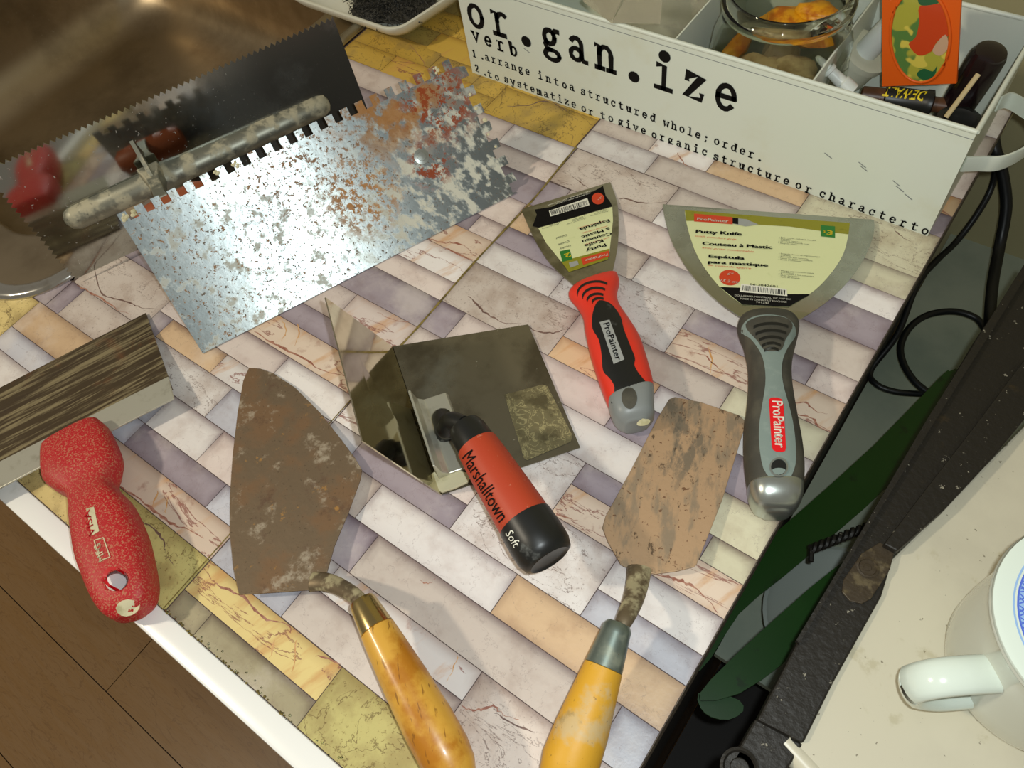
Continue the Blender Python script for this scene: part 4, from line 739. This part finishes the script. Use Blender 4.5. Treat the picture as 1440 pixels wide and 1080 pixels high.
# slab-serif typewriter alphabet built from strokes
def arc(cx, cy, rx, ry, a0, a1, n=14): return [(cx + rx * math.cos(math.radians(a0 + (a1 - a0) * k / n)), cy + ry * math.sin(math.radians(a0 + (a1 - a0) * k / n))) for k in range(n + 1)]
GL = {
 'o': [arc(.5, .48, .36, .46, 0, 360, 22)], 'r': [[(.08, 0), (.72, 0)], [(.34, 0), (.34, .93), (.1, .93)], arc(.66, .58, .31, .36, 180, 55)],
 'g': [arc(.42, .62, .27, .29, 0, 360, 20), arc(.5, -.14, .38, .22, 0, 360, 20), [(.28, .42), (.17, .27), (.25, .12), (.45, .08)], [(.62, .8), (.74, .93), (.9, .93)]],
 'a': [arc(.4, .25, .28, .25, 0, 360, 18), arc(.42, .66, .27, .28, 150, 0, 10) + [(.69, .15), (.78, .01), (.94, .01)]],
 'n': [[(.02, 0), (.4, 0)], [(.2, 0), (.2, .93), (.04, .93)], arc(.49, .6, .29, .34, 180, 0, 10) + [(.78, 0)], [(.6, 0), (.97, 0)]],
 'i': [[(.14, 0), (.88, 0)], [(.52, 0), (.52, .93), (.22, .93)], 'dot.5,1.32'], 'z': [[(.16, .72), (.16, .93), (.82, .93), (.14, .03), (.86, .03), (.86, .24)]],
 'e': [[(.14, .5), (.86, .5)], arc(.5, .48, .36, .47, 2, 318, 20)], 'v': [[(.12, .93), (.5, 0), (.88, .93)], [(0, .93), (.28, .93)], [(.72, .93), (1, .93)]],
 'b': [[(.02, 1.35), (.2, 1.35), (.2, 0)], arc(.53, .46, .33, .46, 0, 360, 20)], 'd': [[(.6, 1.35), (.8, 1.35), (.8, 0), (.98, 0)], arc(.47, .46, .33, .46, 0, 360, 20)],
 't': [[(.36, 1.25), (.36, .22), (.46, .04), (.64, 0), (.84, .1)], [(.08, .9), (.8, .9)]],
 's': [[(.8, .93), (.8, .68)], [(.8, .78), (.66, .93), (.36, .93), (.2, .78), (.26, .58), (.5, .5), (.76, .4), (.83, .2), (.66, .02), (.36, .02), (.18, .18)], [(.18, .28), (.18, 0)]],
 'u': [[(.04, .93), (.2, .93), (.2, .28), (.32, .04), (.52, .02), (.76, .22)], [(.6, .93), (.77, .93), (.77, 0), (.96, 0)]],
 'c': [arc(.5, .47, .36, .47, 42, 322, 18), [(.8, .93), (.8, .64)]], 'w': [[(.08, .93), (.27, 0), (.5, .72), (.73, 0), (.92, .93)], [(-.02, .93), (.22, .93)], [(.78, .93), (1.02, .93)]],
 'h': [[(.02, 0), (.4, 0)], [(.2, 0), (.2, 1.35), (.03, 1.35)], arc(.49, .6, .29, .34, 180, 0, 10) + [(.78, 0)], [(.6, 0), (.97, 0)]],
 'l': [[(.14, 0), (.88, 0)], [(.52, 0), (.52, 1.35), (.24, 1.35)]],
 'm': [[(-.05, .93), (.12, .93), (.12, 0)], [(-.04, 0), (.26, 0)], arc(.32, .68, .2, .25, 180, 0, 8) + [(.52, 0)], [(.42, 0), (.64, 0)], arc(.7, .68, .18, .25, 180, 0, 8) + [(.88, 0)], [(.78, 0), (1.05, 0)]],
 'y': [[(.1, .93), (.5, .05)], [(.9, .93), (.42, -.32), (.14, -.34)], [(0, .93), (.28, .93)], [(.72, .93), (1, .93)]],
 '1': [[(.26, 1.08), (.5, 1.3), (.5, 0)], [(.2, 0), (.8, 0)]], '2': [[(.2, 1.02), (.32, 1.25), (.62, 1.3), (.8, 1.08), (.72, .78), (.16, .04), (.84, .04), (.84, .18)]],
 '.': ['dot.5,.08'], ';': ['dot.5,.7', [(.52, .1), (.38, -.22)]]}
def stroke_word(bm, s, A, Bp, xh, wt_, y=None, dotr=1.0):
    """A, Bp: pixel centres of first and last letters on the front panel"""
    p0 = V(0, FY, 0); n = V(0, -1, 0); a, b_ = onplane(*A, p0, n), onplane(*Bp, p0, n)
    adv = (b_.x - a.x) / max(1, len(s) - 1); zc = a.z if len(s) == 1 else None; gw = xh * .86
    for i, ch in enumerate(s):
        if ch not in GL: continue
        t = i / max(1, len(s) - 1); cx = a.x + adv * i if len(s) > 1 else a.x; z0 = a.z + (b_.z - a.z) * t - xh / 2
        for st_ in GL[ch]:
            if isinstance(st_, str):
                x, yy = [float(q) for q in st_[3:].split(',')]; r = wt_ * .95 * dotr
                pts = [V(cx + (x - .5) * gw + r * math.cos(q * math.pi / 6), FY - .03, z0 + yy * xh + r * math.sin(q * math.pi / 6)) for q in range(12)]
                bm.faces.new([bm.verts.new(p) for p in pts]); continue
            Q_ = [(cx + (x - .5) * gw, z0 + yy * xh) for x, yy in st_]; Lf, Rt = [], []
            for k in range(len(Q_)):
                d = Vector(Q_[min(k + 1, len(Q_) - 1)]) - Vector(Q_[max(k - 1, 0)])
                if d.length < 1e-6: d = Vector((1, 0))
                d.normalize(); nn = Vector((-d.y, d.x)); wq = wt_ * .5 * random.uniform(.88, 1.12)
                if 0 < k < len(Q_) - 1:
                    d1_ = (Vector(Q_[k]) - Vector(Q_[k - 1])).normalized(); wq /= max(.55, abs(d1_.dot(d)))
                pq = Vector(Q_[k]); 
                if k == 0: pq = pq - d * wt_ * .35
                if k == len(Q_) - 1: pq = pq + d * wt_ * .35
                Lf.append(pq + nn * wq); Rt.append(pq - nn * wq)
            vl = [bm.verts.new((q.x, FY - .03, q.y)) for q in Lf]; vr = [bm.verts.new((q.x, FY - .03, q.y)) for q in Rt]
            for k in range(len(vl) - 1): bm.faces.new((vl[k], vl[k + 1], vr[k + 1], vr[k]))
def words(name, L, xh, wt_, **k):
    bm = B()
    for s, A, Bp in L: stroke_word(bm, s, A, Bp, xh, wt_, **k)
    o = link(name, bm, m_black, ob); o['kind'] = 'stuff'
words('large_lettering', [('or.gan.ize', (669, 22), (1021, 136))], 2.15, .43, dotr=1.25)
words('word_type_lettering', [('verb', (669, 51), (722, 71))], .94, .21)
words('definition_lettering', [('1.', (667, 76), (678, 79)), ('arrange', (685, 81), (742, 101)), ('into', (760, 107), (794, 120)), ('a', (804.5, 123), (804.5, 123)), ('structured', (820, 129), (918, 166)), ('whole;', (937, 174), (993, 194)), ('order.', (1008, 199), (1069, 222)),
    ('2.', (671, 97), (682, 102)), ('to', (689, 105), (699, 109)), ('systematize', (712, 112), (807, 147)), ('or', (821, 153), (831, 158)), ('to', (848, 163), (859, 167)), ('give', (873, 172), (905, 184)), ('organic', (920, 190), (991, 214)), ('structure', (1007, 221), (1106, 255)), ('or', (1123, 261), (1137, 267)), ('character', (1157, 273), (1270, 314)), ('to', (1286, 319), (1301, 325))], .55, .12)
bm = B()
for u, v in ((741, 71), (1165, 219), (1215, 237), (1213, 232), (1261, 258), (1266, 266), (1278, 277)):
    p = onplane(u, v, V(0, FY, 0), V(0, -1, 0)); prism(bm, [p + V(-.35, -.02, .12), p + V(-.3, -.02, .17), p + V(.3, -.02, -.1), p + V(.25, -.02, -.16)], V(0, .01, 0))
link('scratches', bm, m_gry, ob)

# ------------------------------------------------------------------ what the organiser holds
def blob(bm, c, r, sc_=(1, 1, 1), amp=.25, seg=3, seed=0):
    rnd = random.Random(seed); g = bmesh.ops.create_icosphere(bm, subdivisions=seg, radius=1); ph = [(rnd.uniform(1, 4), rnd.uniform(0, 6), Vector((rnd.gauss(0, 1), rnd.gauss(0, 1), rnd.gauss(0, 1))).normalized()) for _ in range(7)]
    for v in g['verts']:
        d = v.co.normalized(); k = 1 + amp * sum(math.sin(f * 2.2 * d.dot(ax_) + p) for f, p, ax_ in ph) / 3
        v.co = Vector(c) + Vector((d.x * sc_[0], d.y * sc_[1], d.z * sc_[2])) * (r * k)
    return bm
bg = link('plastic_bag', blob(B(), (-29.5, 52.0, 7.9), 4.2, (1.15, .9, .95), .28, 4, 3), m_bag, None, smooth=True, origin=(-29.5, 52, 3))
tag(bg, 'crumpled cloudy plastic bag sticking up out of the organiser', 'plastic bag')
bm = B(); tp = onplane(860, 33, V(0, 45.6, 0), V(0, -1, 0)); 
for sx in (-1, 1):
    prism(bm, [tp, V(tp.x + 3.4 * sx, 46.9, 9.8), V(tp.x + 2.4 * sx, 49, 11.2), V(tp.x + .2 * sx, 48.6, 11.3)], V(0, .03, .06))
o = link('bag_corner', bm, m_bag, bg)
jx, jy = -17.8, 51.5
jar = thing('glass_jar', 'open clear glass jar of amber and pale pieces inside the organiser', 'jar', (jx, jy, .25))
pr = [(.0, 3.2), (.3, 4.6), (1.2, 5.1), (6.2, 5.2), (8.2, 5.0), (9.6, 4.5), (10.2, 4.25), (10.4, 4.6), (10.9, 4.65), (11.1, 4.35), (11.6, 4.35), (11.8, 4.15), (11.6, 4.0), (10.2, 3.95), (9.3, 4.25), (8.0, 4.75), (6.0, 4.95), (1.2, 4.85), (.6, 4.3), (.5, 1.5)]
link('glass_body', lathe(B(), (jx, jy, .25), (jx, jy, 10), pr, 48), m_glass, jar, smooth=60)
i = 0
for (x, y, z, r, mm, sc_, nm) in ((-1.2, -1.2, 2.6, 2.2, m_root, (1.3, 1, .8), 'pale_piece'), (2, -.8, 3.4, 2.0, m_root, (1.1, 1, .8), 'pale_piece'), (-.3, 1.6, 3.2, 2.3, m_root, (1.1, 1, .9), 'pale_piece'), (-.6, -2.3, 6.2, 1.7, m_root, (1.3, .9, .8), 'pale_piece'), (1.7, -1.9, 6.6, 1.6, m_root, (1.2, .9, .7), 'pale_piece'), (.4, 1.2, 8.3, 2.0, m_amber, (1.4, 1.0, .4), 'amber_piece'), (-3.0, -.8, 6.9, 1.1, m_amber, (.7, 1.2, .6), 'amber_piece'), (1.6, 2.0, 9.4, 1.2, m_amber, (1.2, .9, .4), 'amber_piece')):
    i += 1; link(nm, blob(B(), (jx + x, jy + y, z), r, sc_, .22, 3, i), mm, jar, smooth=True)
# pipe fitting
c = at(1195, 95, 5.2); c1 = at(1250, 40, 9.0)
pf = thing('pipe_fitting', 'white plastic pipe fitting with ivory collar inside the organiser', 'pipe fitting', (c.x, c.y, .25))
dd = (c1 - c).normalized(); c = V(c.x, c.y, c.z)
link('pipe_body', lathe(B(), c - dd * 2.0, c1, [(0, 1.2), (.1, 1.45), (3.4, 1.5), (3.5, 1.3), (3.45, 1.0)], 28), m_pvc, pf, smooth=True)
link('collar', lathe(B(), c - dd * 2.0, c1, [(1.4, 1.5), (1.45, 1.72), (3.3, 1.78), (3.4, 1.95), (3.9, 1.95), (4.0, 1.6), (3.9, 1.2)], 28), m_pvc2, pf, smooth=True)
link('inner_tube', lathe(B(), c, c1, [(.6, .85), (6.5, .9), (6.6, .7)], 24), m_pvc, pf, smooth=True)
a_, b_ = at(1186, 118, 7.6), at(1154, 86, 8.8)
nz = link('nozzle', lathe(B(), a_, b_, [(-.8, .62), (.1, .6), (.2, .45), (1.2, .38), (1.25, .48), (1.5, .48), (1.55, .33), (2.6, .2), (2.8, .1)], 18), m_pvc, None, smooth=True, origin=a_)
tag(nz, 'small white tapered nozzle leaning beside the pipe fitting', 'nozzle')
# orange framed card
cy_ = 51.5
q = [onplane(u, v, V(0, cy_, 0), V(0, -1, 0)) for u, v in ((1240, 122), (1345, 118), (1354, -45), (1240, -45))]
cd = thing('picture_card', 'orange card with oval fruit picture standing inside the organiser', 'card', (q[0].x + 3, cy_, .25))
link('card_sheet', prism(B(), q, V(0, .25, 0)), m_card, cd, bevel=.04)
def onc(u, v): return onplane(u, v, V(0, cy_ - .04, 0), V(0, -1, 0))
ov = ell(1294, 50, 42, 66, -.02, 36)
bm = B(); a_ = [bm.verts.new(onc(u, v)) for u, v in ov]; bm.faces.new(a_); link('oval_picture', bm, m_pic, cd)
link('oval_moulding', tube(B(), [onc(u, v) for u, v in ov + ov[:1]], .10, 10, 1), m_card, cd, smooth=True)
def dab(name, L, m_, dz):
    bm = B(); bm.faces.new([bm.verts.new(onc(u, v) + V(0, -dz, 0)) for u, v in catmull([tuple(map(float, p)) for p in L], 3, True)]); link(name, bm, m_, cd)
dab('red_fruit', [(1294, 8), (1325, 6), (1335, 30), (1334, 50), (1318, 58), (1310, 72), (1292, 78), (1278, 62), (1288, 52), (1293, 30)], m_picr, .03)
dab('green_leaf', [(1290, 102), (1300, 96), (1312, 100), (1318, 92), (1314, 106), (1302, 112), (1292, 108)], m_picg, .04)
dab('green_leaf', [(1292, -4), (1310, -8), (1322, 2), (1306, 7), (1294, 6)], m_picg, .04)
dab('pink_patch', [(1316, 62), (1330, 48), (1334, 66), (1322, 78), (1312, 72)], m_picp, .05)
# black and yellow marker
a_, b_ = at(1210, 133, 5.5), at(1345, 151, 5.5)
mk = thing('tool_marker', 'black and brown tubular tool with yellow lettering lying inside the organiser', 'tool', (*((a_ + b_) / 2)[:2], .25))
Lm = (b_ - a_).length
link('barrel', lathe(B(), a_, b_, [(1.6, .5), (1.7, .85), (Lm * .66, .85), (Lm * .68, .95), (Lm * .74, .95), (Lm * .76, .6)], 24), m_blk, mk, smooth=True)
link('tip', lathe(B(), a_, b_, [(0, .5), (.1, .62), (1.6, .66)], 20), m_brn, mk, smooth=True); link('shaft', lathe(B(), a_, b_, [(Lm * .74, .55), (Lm, .55)], 16), m_brn, mk, smooth=True)
for s in (0,):
    me = txt_mesh('DEWALT', .03); ax = (a_ - b_).normalized(); up = V(0, 0, 1) - ax * ax.z; up.normalize(); sd2 = V(0, -1, 0)
    bm = B(); bm.from_mesh(me); xs = [v.co.x for v in bm.verts]; x0, x1 = min(xs), max(xs)
    for v in bm.verts:
        d = (v.co.x - x0) / (x1 - x0) * Lm * .42; a = .35 + (v.co.y - .35) / .7 * .95; v.co = b_ + ax * (Lm * .34 + d) + (up * math.cos(a) + sd2 * math.sin(a)) * .89
    link('lettering', bm, m_inkye, mk)
# dark bottle, wooden stick and black lid
a_, b_ = at(1345, 150, 5.2), at(1378, 98, 8.6)
dk = link('bottle_shape', lathe(B(), a_ - (b_ - a_).normalized() * 2.6, b_, [(0, .9), (.2, 1.1), (5.6, 1.2), (7.2, 1.15), (7.6, 1.0), (7.8, .5)], 28), m_bot, None, smooth=True, origin=(a_.x, a_.y, 3))
dk.name = 'dark_bottle'; tag(dk, 'dark plum glossy bottle leaning in the right end of the organiser', 'bottle')
a_, b_ = at(1330, 165, 8.2), at(1376, 104, 10.4)
o = link('wooden_stick', tube(B(), [a_, b_], .17, 8, 1, (1, .5)), m_stick, None, origin=a_); tag(o, 'thin bare wooden stick leaning on the dark bottle', 'stick')
p = at(1348, 172, 6.0)
o = link('black_lid', lathe(B(), p - V(0, 0, 2.0), p + V(0, 0, 3), [(0, 1.4), (1.9, 1.6), (2.2, 1.5), (2.3, 1.1), (2.15, .9), (2.15, .2)], 32), m_blk, None, smooth=True, origin=p - V(0, 0, 2)); tag(o, 'round black lid in the front right corner of the organiser', 'lid')

# ------------------------------------------------------------------ white dish with scourer
zd = 3.0
dish = thing('white_dish', 'white square dish with rounded corners standing over the sink edge', 'dish', (-58, 51, .3))
cnr = at(556, 47, zd); ex = (at(400, -6, zd) - cnr); ex = V(ex.x, ex.y, 0).normalized(); ey = (at(640, -8, zd) - cnr); ey = V(ey.x, ey.y, 0).normalized()
def dloop(i, z, r=1.5):
    Ld, Wd = 15.0, 13.0; out = []
    for cx, cy, a0 in ((i + r, i + r, 180), (Ld - i - r, i + r, 270), (Ld - i - r, Wd - i - r, 0), (i + r, Wd - i - r, 90)):
        for k in range(7):
            a = math.radians(a0 + 15 * k); out.append(cnr + ex * (cx + r * math.cos(a)) + ey * (cy + r * math.sin(a)) + V(0, 0, z - zd))
    return out
bm = rings(B(), [dloop(2.6, .62), dloop(2.2, .62), dloop(.6, 2.0), dloop(0, zd - .05), dloop(0, zd + .1), dloop(.25, zd + .15), dloop(.45, zd), dloop(.9, 2.2), dloop(2.2, 1.0), dloop(3, .95)], True)
link('dish_body', bm, m_dish, dish, smooth=50)
c = cnr + ex * 5.4 + ey * 5.0; c.z = 2.4
rnd = random.Random(5); bm = B()
for i in range(700):
    pts = []; th = rnd.uniform(0, 6.28); r0 = rnd.uniform(.2, 1) ; p = Vector((c.x + 4.6 * r0 * math.cos(th) * 1, c.y + 4.2 * r0 * math.sin(th), c.z + .35 + rnd.uniform(-.4, .8) * (1.1 - r0 * .6)))
    for k in range(6):
        pts.append(p.copy()); p = p + Vector((rnd.gauss(0, .3), rnd.gauss(0, .3), rnd.gauss(0, .22)))
    tube(bm, pts, .035, 3, 3)
o = link('wire_scourer', bm, m_pad, None, origin=(c.x, c.y, 1.2)); tag(o, 'tangled black wire scourer lying in the white dish', 'scourer'); o['kind'] = 'stuff' if False else 'thing'
del o['kind']
blob(bm2 := B(), c, 3.8, (1.15, 1.02, .16), .1, 3, 2); link('dense_core', bm2, m_pad, o, smooth=True)

# ------------------------------------------------------------------ right side: enamel top, iron bar, mug
et = thing('enamel_tabletop', 'cream enamel tabletop with chipped edges in the lower right corner', 'tabletop', (15, 22, -2.5))
bm = B()
prism(bm, [V(3.9, 9.3, -.75), V(4.2, 20.4, -.75), V(5.2, 24, -.75), V(8.4, 36, -.75), V(12, 60, -.75), V(60, 60, -.75), V(60, 2, -.75), V(14, 6.6, -.75)], V(0, 0, .6)); link('top_sheet', bm, m_marble, et, bevel=.15)
bm = B(); prism(bm, [V(12, 10, -60), V(15, 40, -60), V(55, 56, -60), V(58, 6, -60)], V(0, 0, 59)); link('table_body', bm, m_cab, et)
link('gap_dark_sheet', box(B(), -1.4, 50, -10, 40, -46, -45), m_cab, et)  # black sheet added only to darken the gap
rb_ = tube(B(), [V(3.9, 9.6, -.75), V(8, 8.4, -.75), V(14, 6.6, -.75), V(60, 2, -.75)], .7, 14, 3); link('rolled_edge', rb_, m_marble, et, smooth=True)
ib = thing('iron_bar', 'long black iron bar with screw plate between the worktop and the cream top', 'iron bar', (3, 20, -2))
def ipoly(L, z0, h): return prism(B(), [at(u, v, z0 + h) for u, v in L], V(0, 0, -h))
link('bar', ipoly([(1445, 372), (1380, 465), (1300, 600), (1215, 745), (1120, 905), (1065, 1012), (1130, 1045), (1172, 960), (1240, 838), (1262, 765), (1350, 660), (1445, 545)], -1.5, 1.7), m_iron, ib, bevel=.12)
link('bar_end', ipoly([(1063, 1010), (1020, 1085), (1010, 1110), (1090, 1110), (1130, 1046)], -2.0, 1.9), m_iron, ib, bevel=.12)
link('side_bar', ipoly([(1445, 500), (1370, 600), (1300, 690), (1243, 765), (1262, 775), (1330, 715), (1400, 640), (1445, 585)], -.4, 1.2), m_iron, ib, bevel=.1)
link('side_lip', ipoly([(1440, 372), (1300, 596), (1215, 741), (1120, 900), (1124, 905), (1218, 748), (1306, 606), (1446, 384)], .1, .45), m_iron, ib)
link('screw_plate', ipoly([(1238, 762), (1258, 775), (1252, 800), (1225, 842), (1212, 849), (1195, 845), (1184, 832), (1186, 815), (1212, 778)], .2, .14), m_iron2, ib, bevel=.05)
p = at(1220, 798, .32); link('screw', lathe(B(), p, p + V(0, 0, 1), [(-.1, .62), (.06, .62), (.08, .5), (-.02, .42), (-.02, .25), (.05, .2), (.06, .05)], 24), m_iron2, ib, smooth=True)
p = at(1040, 1080, -.1); bm = B(); 
link('bolt_ring', lathe(bm, p, p + V(0, 0, 1), [(-.1, 1.0), (.08, 1.0), (.12, .85), (.0, .75), (.0, .5), (.06, .45), (.06, .05)], 28), m_iron, ib, smooth=True)
mc = V(12.6, 19.7, 0)
mg = thing('porcelain_mug', 'white porcelain mug with blue lattice band on the cream top', 'mug', (mc.x, mc.y, -.15))
pr = [(.0, 3.6), (.1, 3.9), (.5, 4.2), (1.4, 4.45), (3, 4.55), (6.4, 4.55), (7.6, 4.55), (8.3, 4.85), (8.55, 4.95), (8.75, 4.8), (8.6, 4.55), (8.0, 4.3), (6, 4.15), (2, 4.0), (.8, 3.2), (.6, .5)]
link('mug_body', lathe(B(), mc + V(0, 0, -.15), mc + V(0, 0, 9), pr, 56), m_porc_shade, mg, smooth=60)
bm = B(); zt_ = 8.72
link('rim_disc', lathe(B(), mc + V(0, 0, 8.3), mc + V(0, 0, 10), [(0, 4.75), (.15, 4.9), (.35, 4.86), (.42, 4.6), (.42, 3.2), (.3, 3.2)], 56), m_porc, mg, smooth=60)
def annulus(bm, r0, r1, z, n=56, a0=0, a1=6.2832):
    k1 = [bm.verts.new(mc + V(r0 * math.cos(a0 + (a1 - a0) * k / n), r0 * math.sin(a0 + (a1 - a0) * k / n), z)) for k in range(n + 1)]; k2 = [bm.verts.new(mc + V(r1 * math.cos(a0 + (a1 - a0) * k / n), r1 * math.sin(a0 + (a1 - a0) * k / n), z)) for k in range(n + 1)]
    for k in range(n): bm.faces.new((k1[k], k1[k + 1], k2[k + 1], k2[k]))
annulus(bm, 4.02, 4.10, 8.735); link('thin_blue_ring', bm, m_bluel, mg)
bm = B(); annulus(bm, 3.85, 3.93, 8.735); annulus(bm, 3.22, 3.28, 8.735); link('blue_ring', bm, m_blue, mg)
bm = B(); annulus(bm, 3.28, 3.85, 8.728); link('pale_band', bm, m_bluel, mg)
bm = B(); nn_ = 44
for k in range(nn_):
    for sgn in (1, -1):
        for dlt in (0, .33):
            a = 2 * math.pi * (k + dlt) / nn_; da = 2 * math.pi / nn_ * .75 * sgn
            q = [(3.29, a), (3.29, a + .018), (3.84, a + da + .018), (3.84, a + da)]
            bm.faces.new([bm.verts.new(mc + V(r * math.cos(t), r * math.sin(t), 8.735 + (.003 if sgn > 0 else .006) + dlt * .005)) for r, t in q])
link('lattice_band', bm, m_blue, mg)
hp = [V(-2.8, -3.4, 5.6), V(-3.9, -4.3, 5.9), V(-4.9, -5.1, 5.6), V(-5.4, -5.5, 4.5), V(-5.0, -5.2, 3.0), V(-3.9, -4.4, 2.0), V(-2.7, -3.4, 1.8)]
bm = tube(B(), [mc + q for q in hp], .68, 16, 6, (1.3, .7)); link('handle', bm, m_porc, mg, smooth=True)

# ------------------------------------------------------------------ the gap behind: green panel, cables, leaves, rack
tr1_ = bpy.data.objects.new('trim_1', None); COL.objects.link(tr1_); tr1_['kind'] = 'structure'; tr1_.location = (0, .6, -.3)
link('green_panel', box(B(), -2, 70, 19, 110, -31, -30), m_green, tr1_); link('beige_strip', prism(B(), [at(u, v, -12) for u, v in ((1376, 236), (1402, 200), (1440, 135), (1500, 35), (1520, -60), (1330, -60), (1345, 236))], V(0, 0, -.8)), m_beige, tr1_)
wb = link('wall_back', box(B(), -130, 90, 78, 80, -90, 120), m_beige, None); wb['kind'] = 'structure'
def cable(name, L, z, r, label, grp=None):
    pts = [at(u, v, zz) for (u, v), zz in zip(L, z if isinstance(z, (list, tuple)) else [z] * len(L))]
    o = link(name, tube(B(), pts, r, 10, 6), m_cable, None, smooth=True, origin=pts[0]); tag(o, label, 'cable'); return o
cable('power_cable', [(1375, -10), (1383, 20), (1392, 120), (1398, 200), (1408, 235), (1415, 290), (1405, 350), (1396, 400), (1392, 460), (1400, 500)], [-9.5, -9.8, -10.5, -12, -14, -17, -20, -20, -20, -20], .55, 'thick black cable hanging straight down past the organiser handle')
cable('thin_cable', [(1398, 180), (1400, 225), (1395, 262), (1375, 300), (1345, 340), (1318, 366), (1290, 400), (1262, 470), (1225, 520), (1232, 540), (1260, 551), (1300, 554)], [-14.8, -16, -18.4, -20.4, -22.5, -22.5, -23, -25, -27, -27, -27, -27], .32, 'thin black cable running along the right edge of the worktop')
cable('looped_cable', [(1305, 552), (1285, 535), (1270, 510), (1267, 485), (1280, 460), (1305, 443), (1340, 438), (1370, 446), (1384, 462), (1388, 480)], -26, .36, 'black cable curled into an open loop on the green panel')
lf = thing('strap_leaves', 'dark green strap-shaped leaves lying in the gap beside the black iron bar', 'plant', (4, 20, -24))
for L, z in (([(1322, 530), (1335, 522), (1350, 523), (1330, 590), (1250, 682), (1180, 745), (1100, 812), (1040, 862), (1000, 925), (975, 945), (985, 880), (1030, 805), (1130, 715), (1230, 625)], -19), ([(1185, 790), (1200, 800), (1160, 880), (1105, 930), (1040, 975), (985, 985), (1000, 955), (1090, 870)], -12), ([(1010, 975), (1040, 985), (1045, 1000), (1025, 1012), (1000, 1008), (985, 995), (982, 975)], -13)):
    bm = B(); pts = [at(u, v, z) for u, v in catmull([tuple(map(float, p)) for p in L], 2, True)]; prism(bm, pts, V(0, 0, -.25)); link('leaf', bm, m_leaf, lf)
pl = thing('grey_plate', 'pale ridged plate rim half hidden behind the black iron bar', 'plate', (*at(1180, 830, -20)[:2], -22))
c = at(1185, 868, -22); link('plate_body', lathe(B(), c - V(0, 0, 2), c, [(0, 3), (.1, 4), (1.2, 6.2), (1.5, 6.3), (1.6, 6.0), (1.3, 5.6), (1.2, 5.2), (.6, 4.2), (.4, .3)], 40), mat('grey_plate', (150, 158, 150), .4), pl, smooth=True)
tw = B(); p0, p1, p2 = at(1140, 790, -13), at(1141, 772, -13), at(1235, 735, -13)
for ph_ in (0, math.pi):
    pts = []
    for k in range(40):
        t = k / 39; p = p1.lerp(p2, t); d = (p2 - p1).normalized(); s = d.cross(V(0, 0, 1)); pts.append(p + s * (.22 * math.cos(t * 34 + ph_)) + V(0, 0, .22 * math.sin(t * 34 + ph_)))
    tube(tw, pts, .2, 6, 1)
tube(tw, [p0, p1], .2, 6, 1)
o = link('twisted_rod', tw, m_iron, None, smooth=True, origin=p1); tag(o, 'twisted black metal rod in the gap beside the green leaf', 'rod')

# ------------------------------------------------------------------ lift the whole layout to counter height
for o in COL.objects:
    if o.parent is None and o.type in {'MESH', 'EMPTY'}: o.location.z += TZ
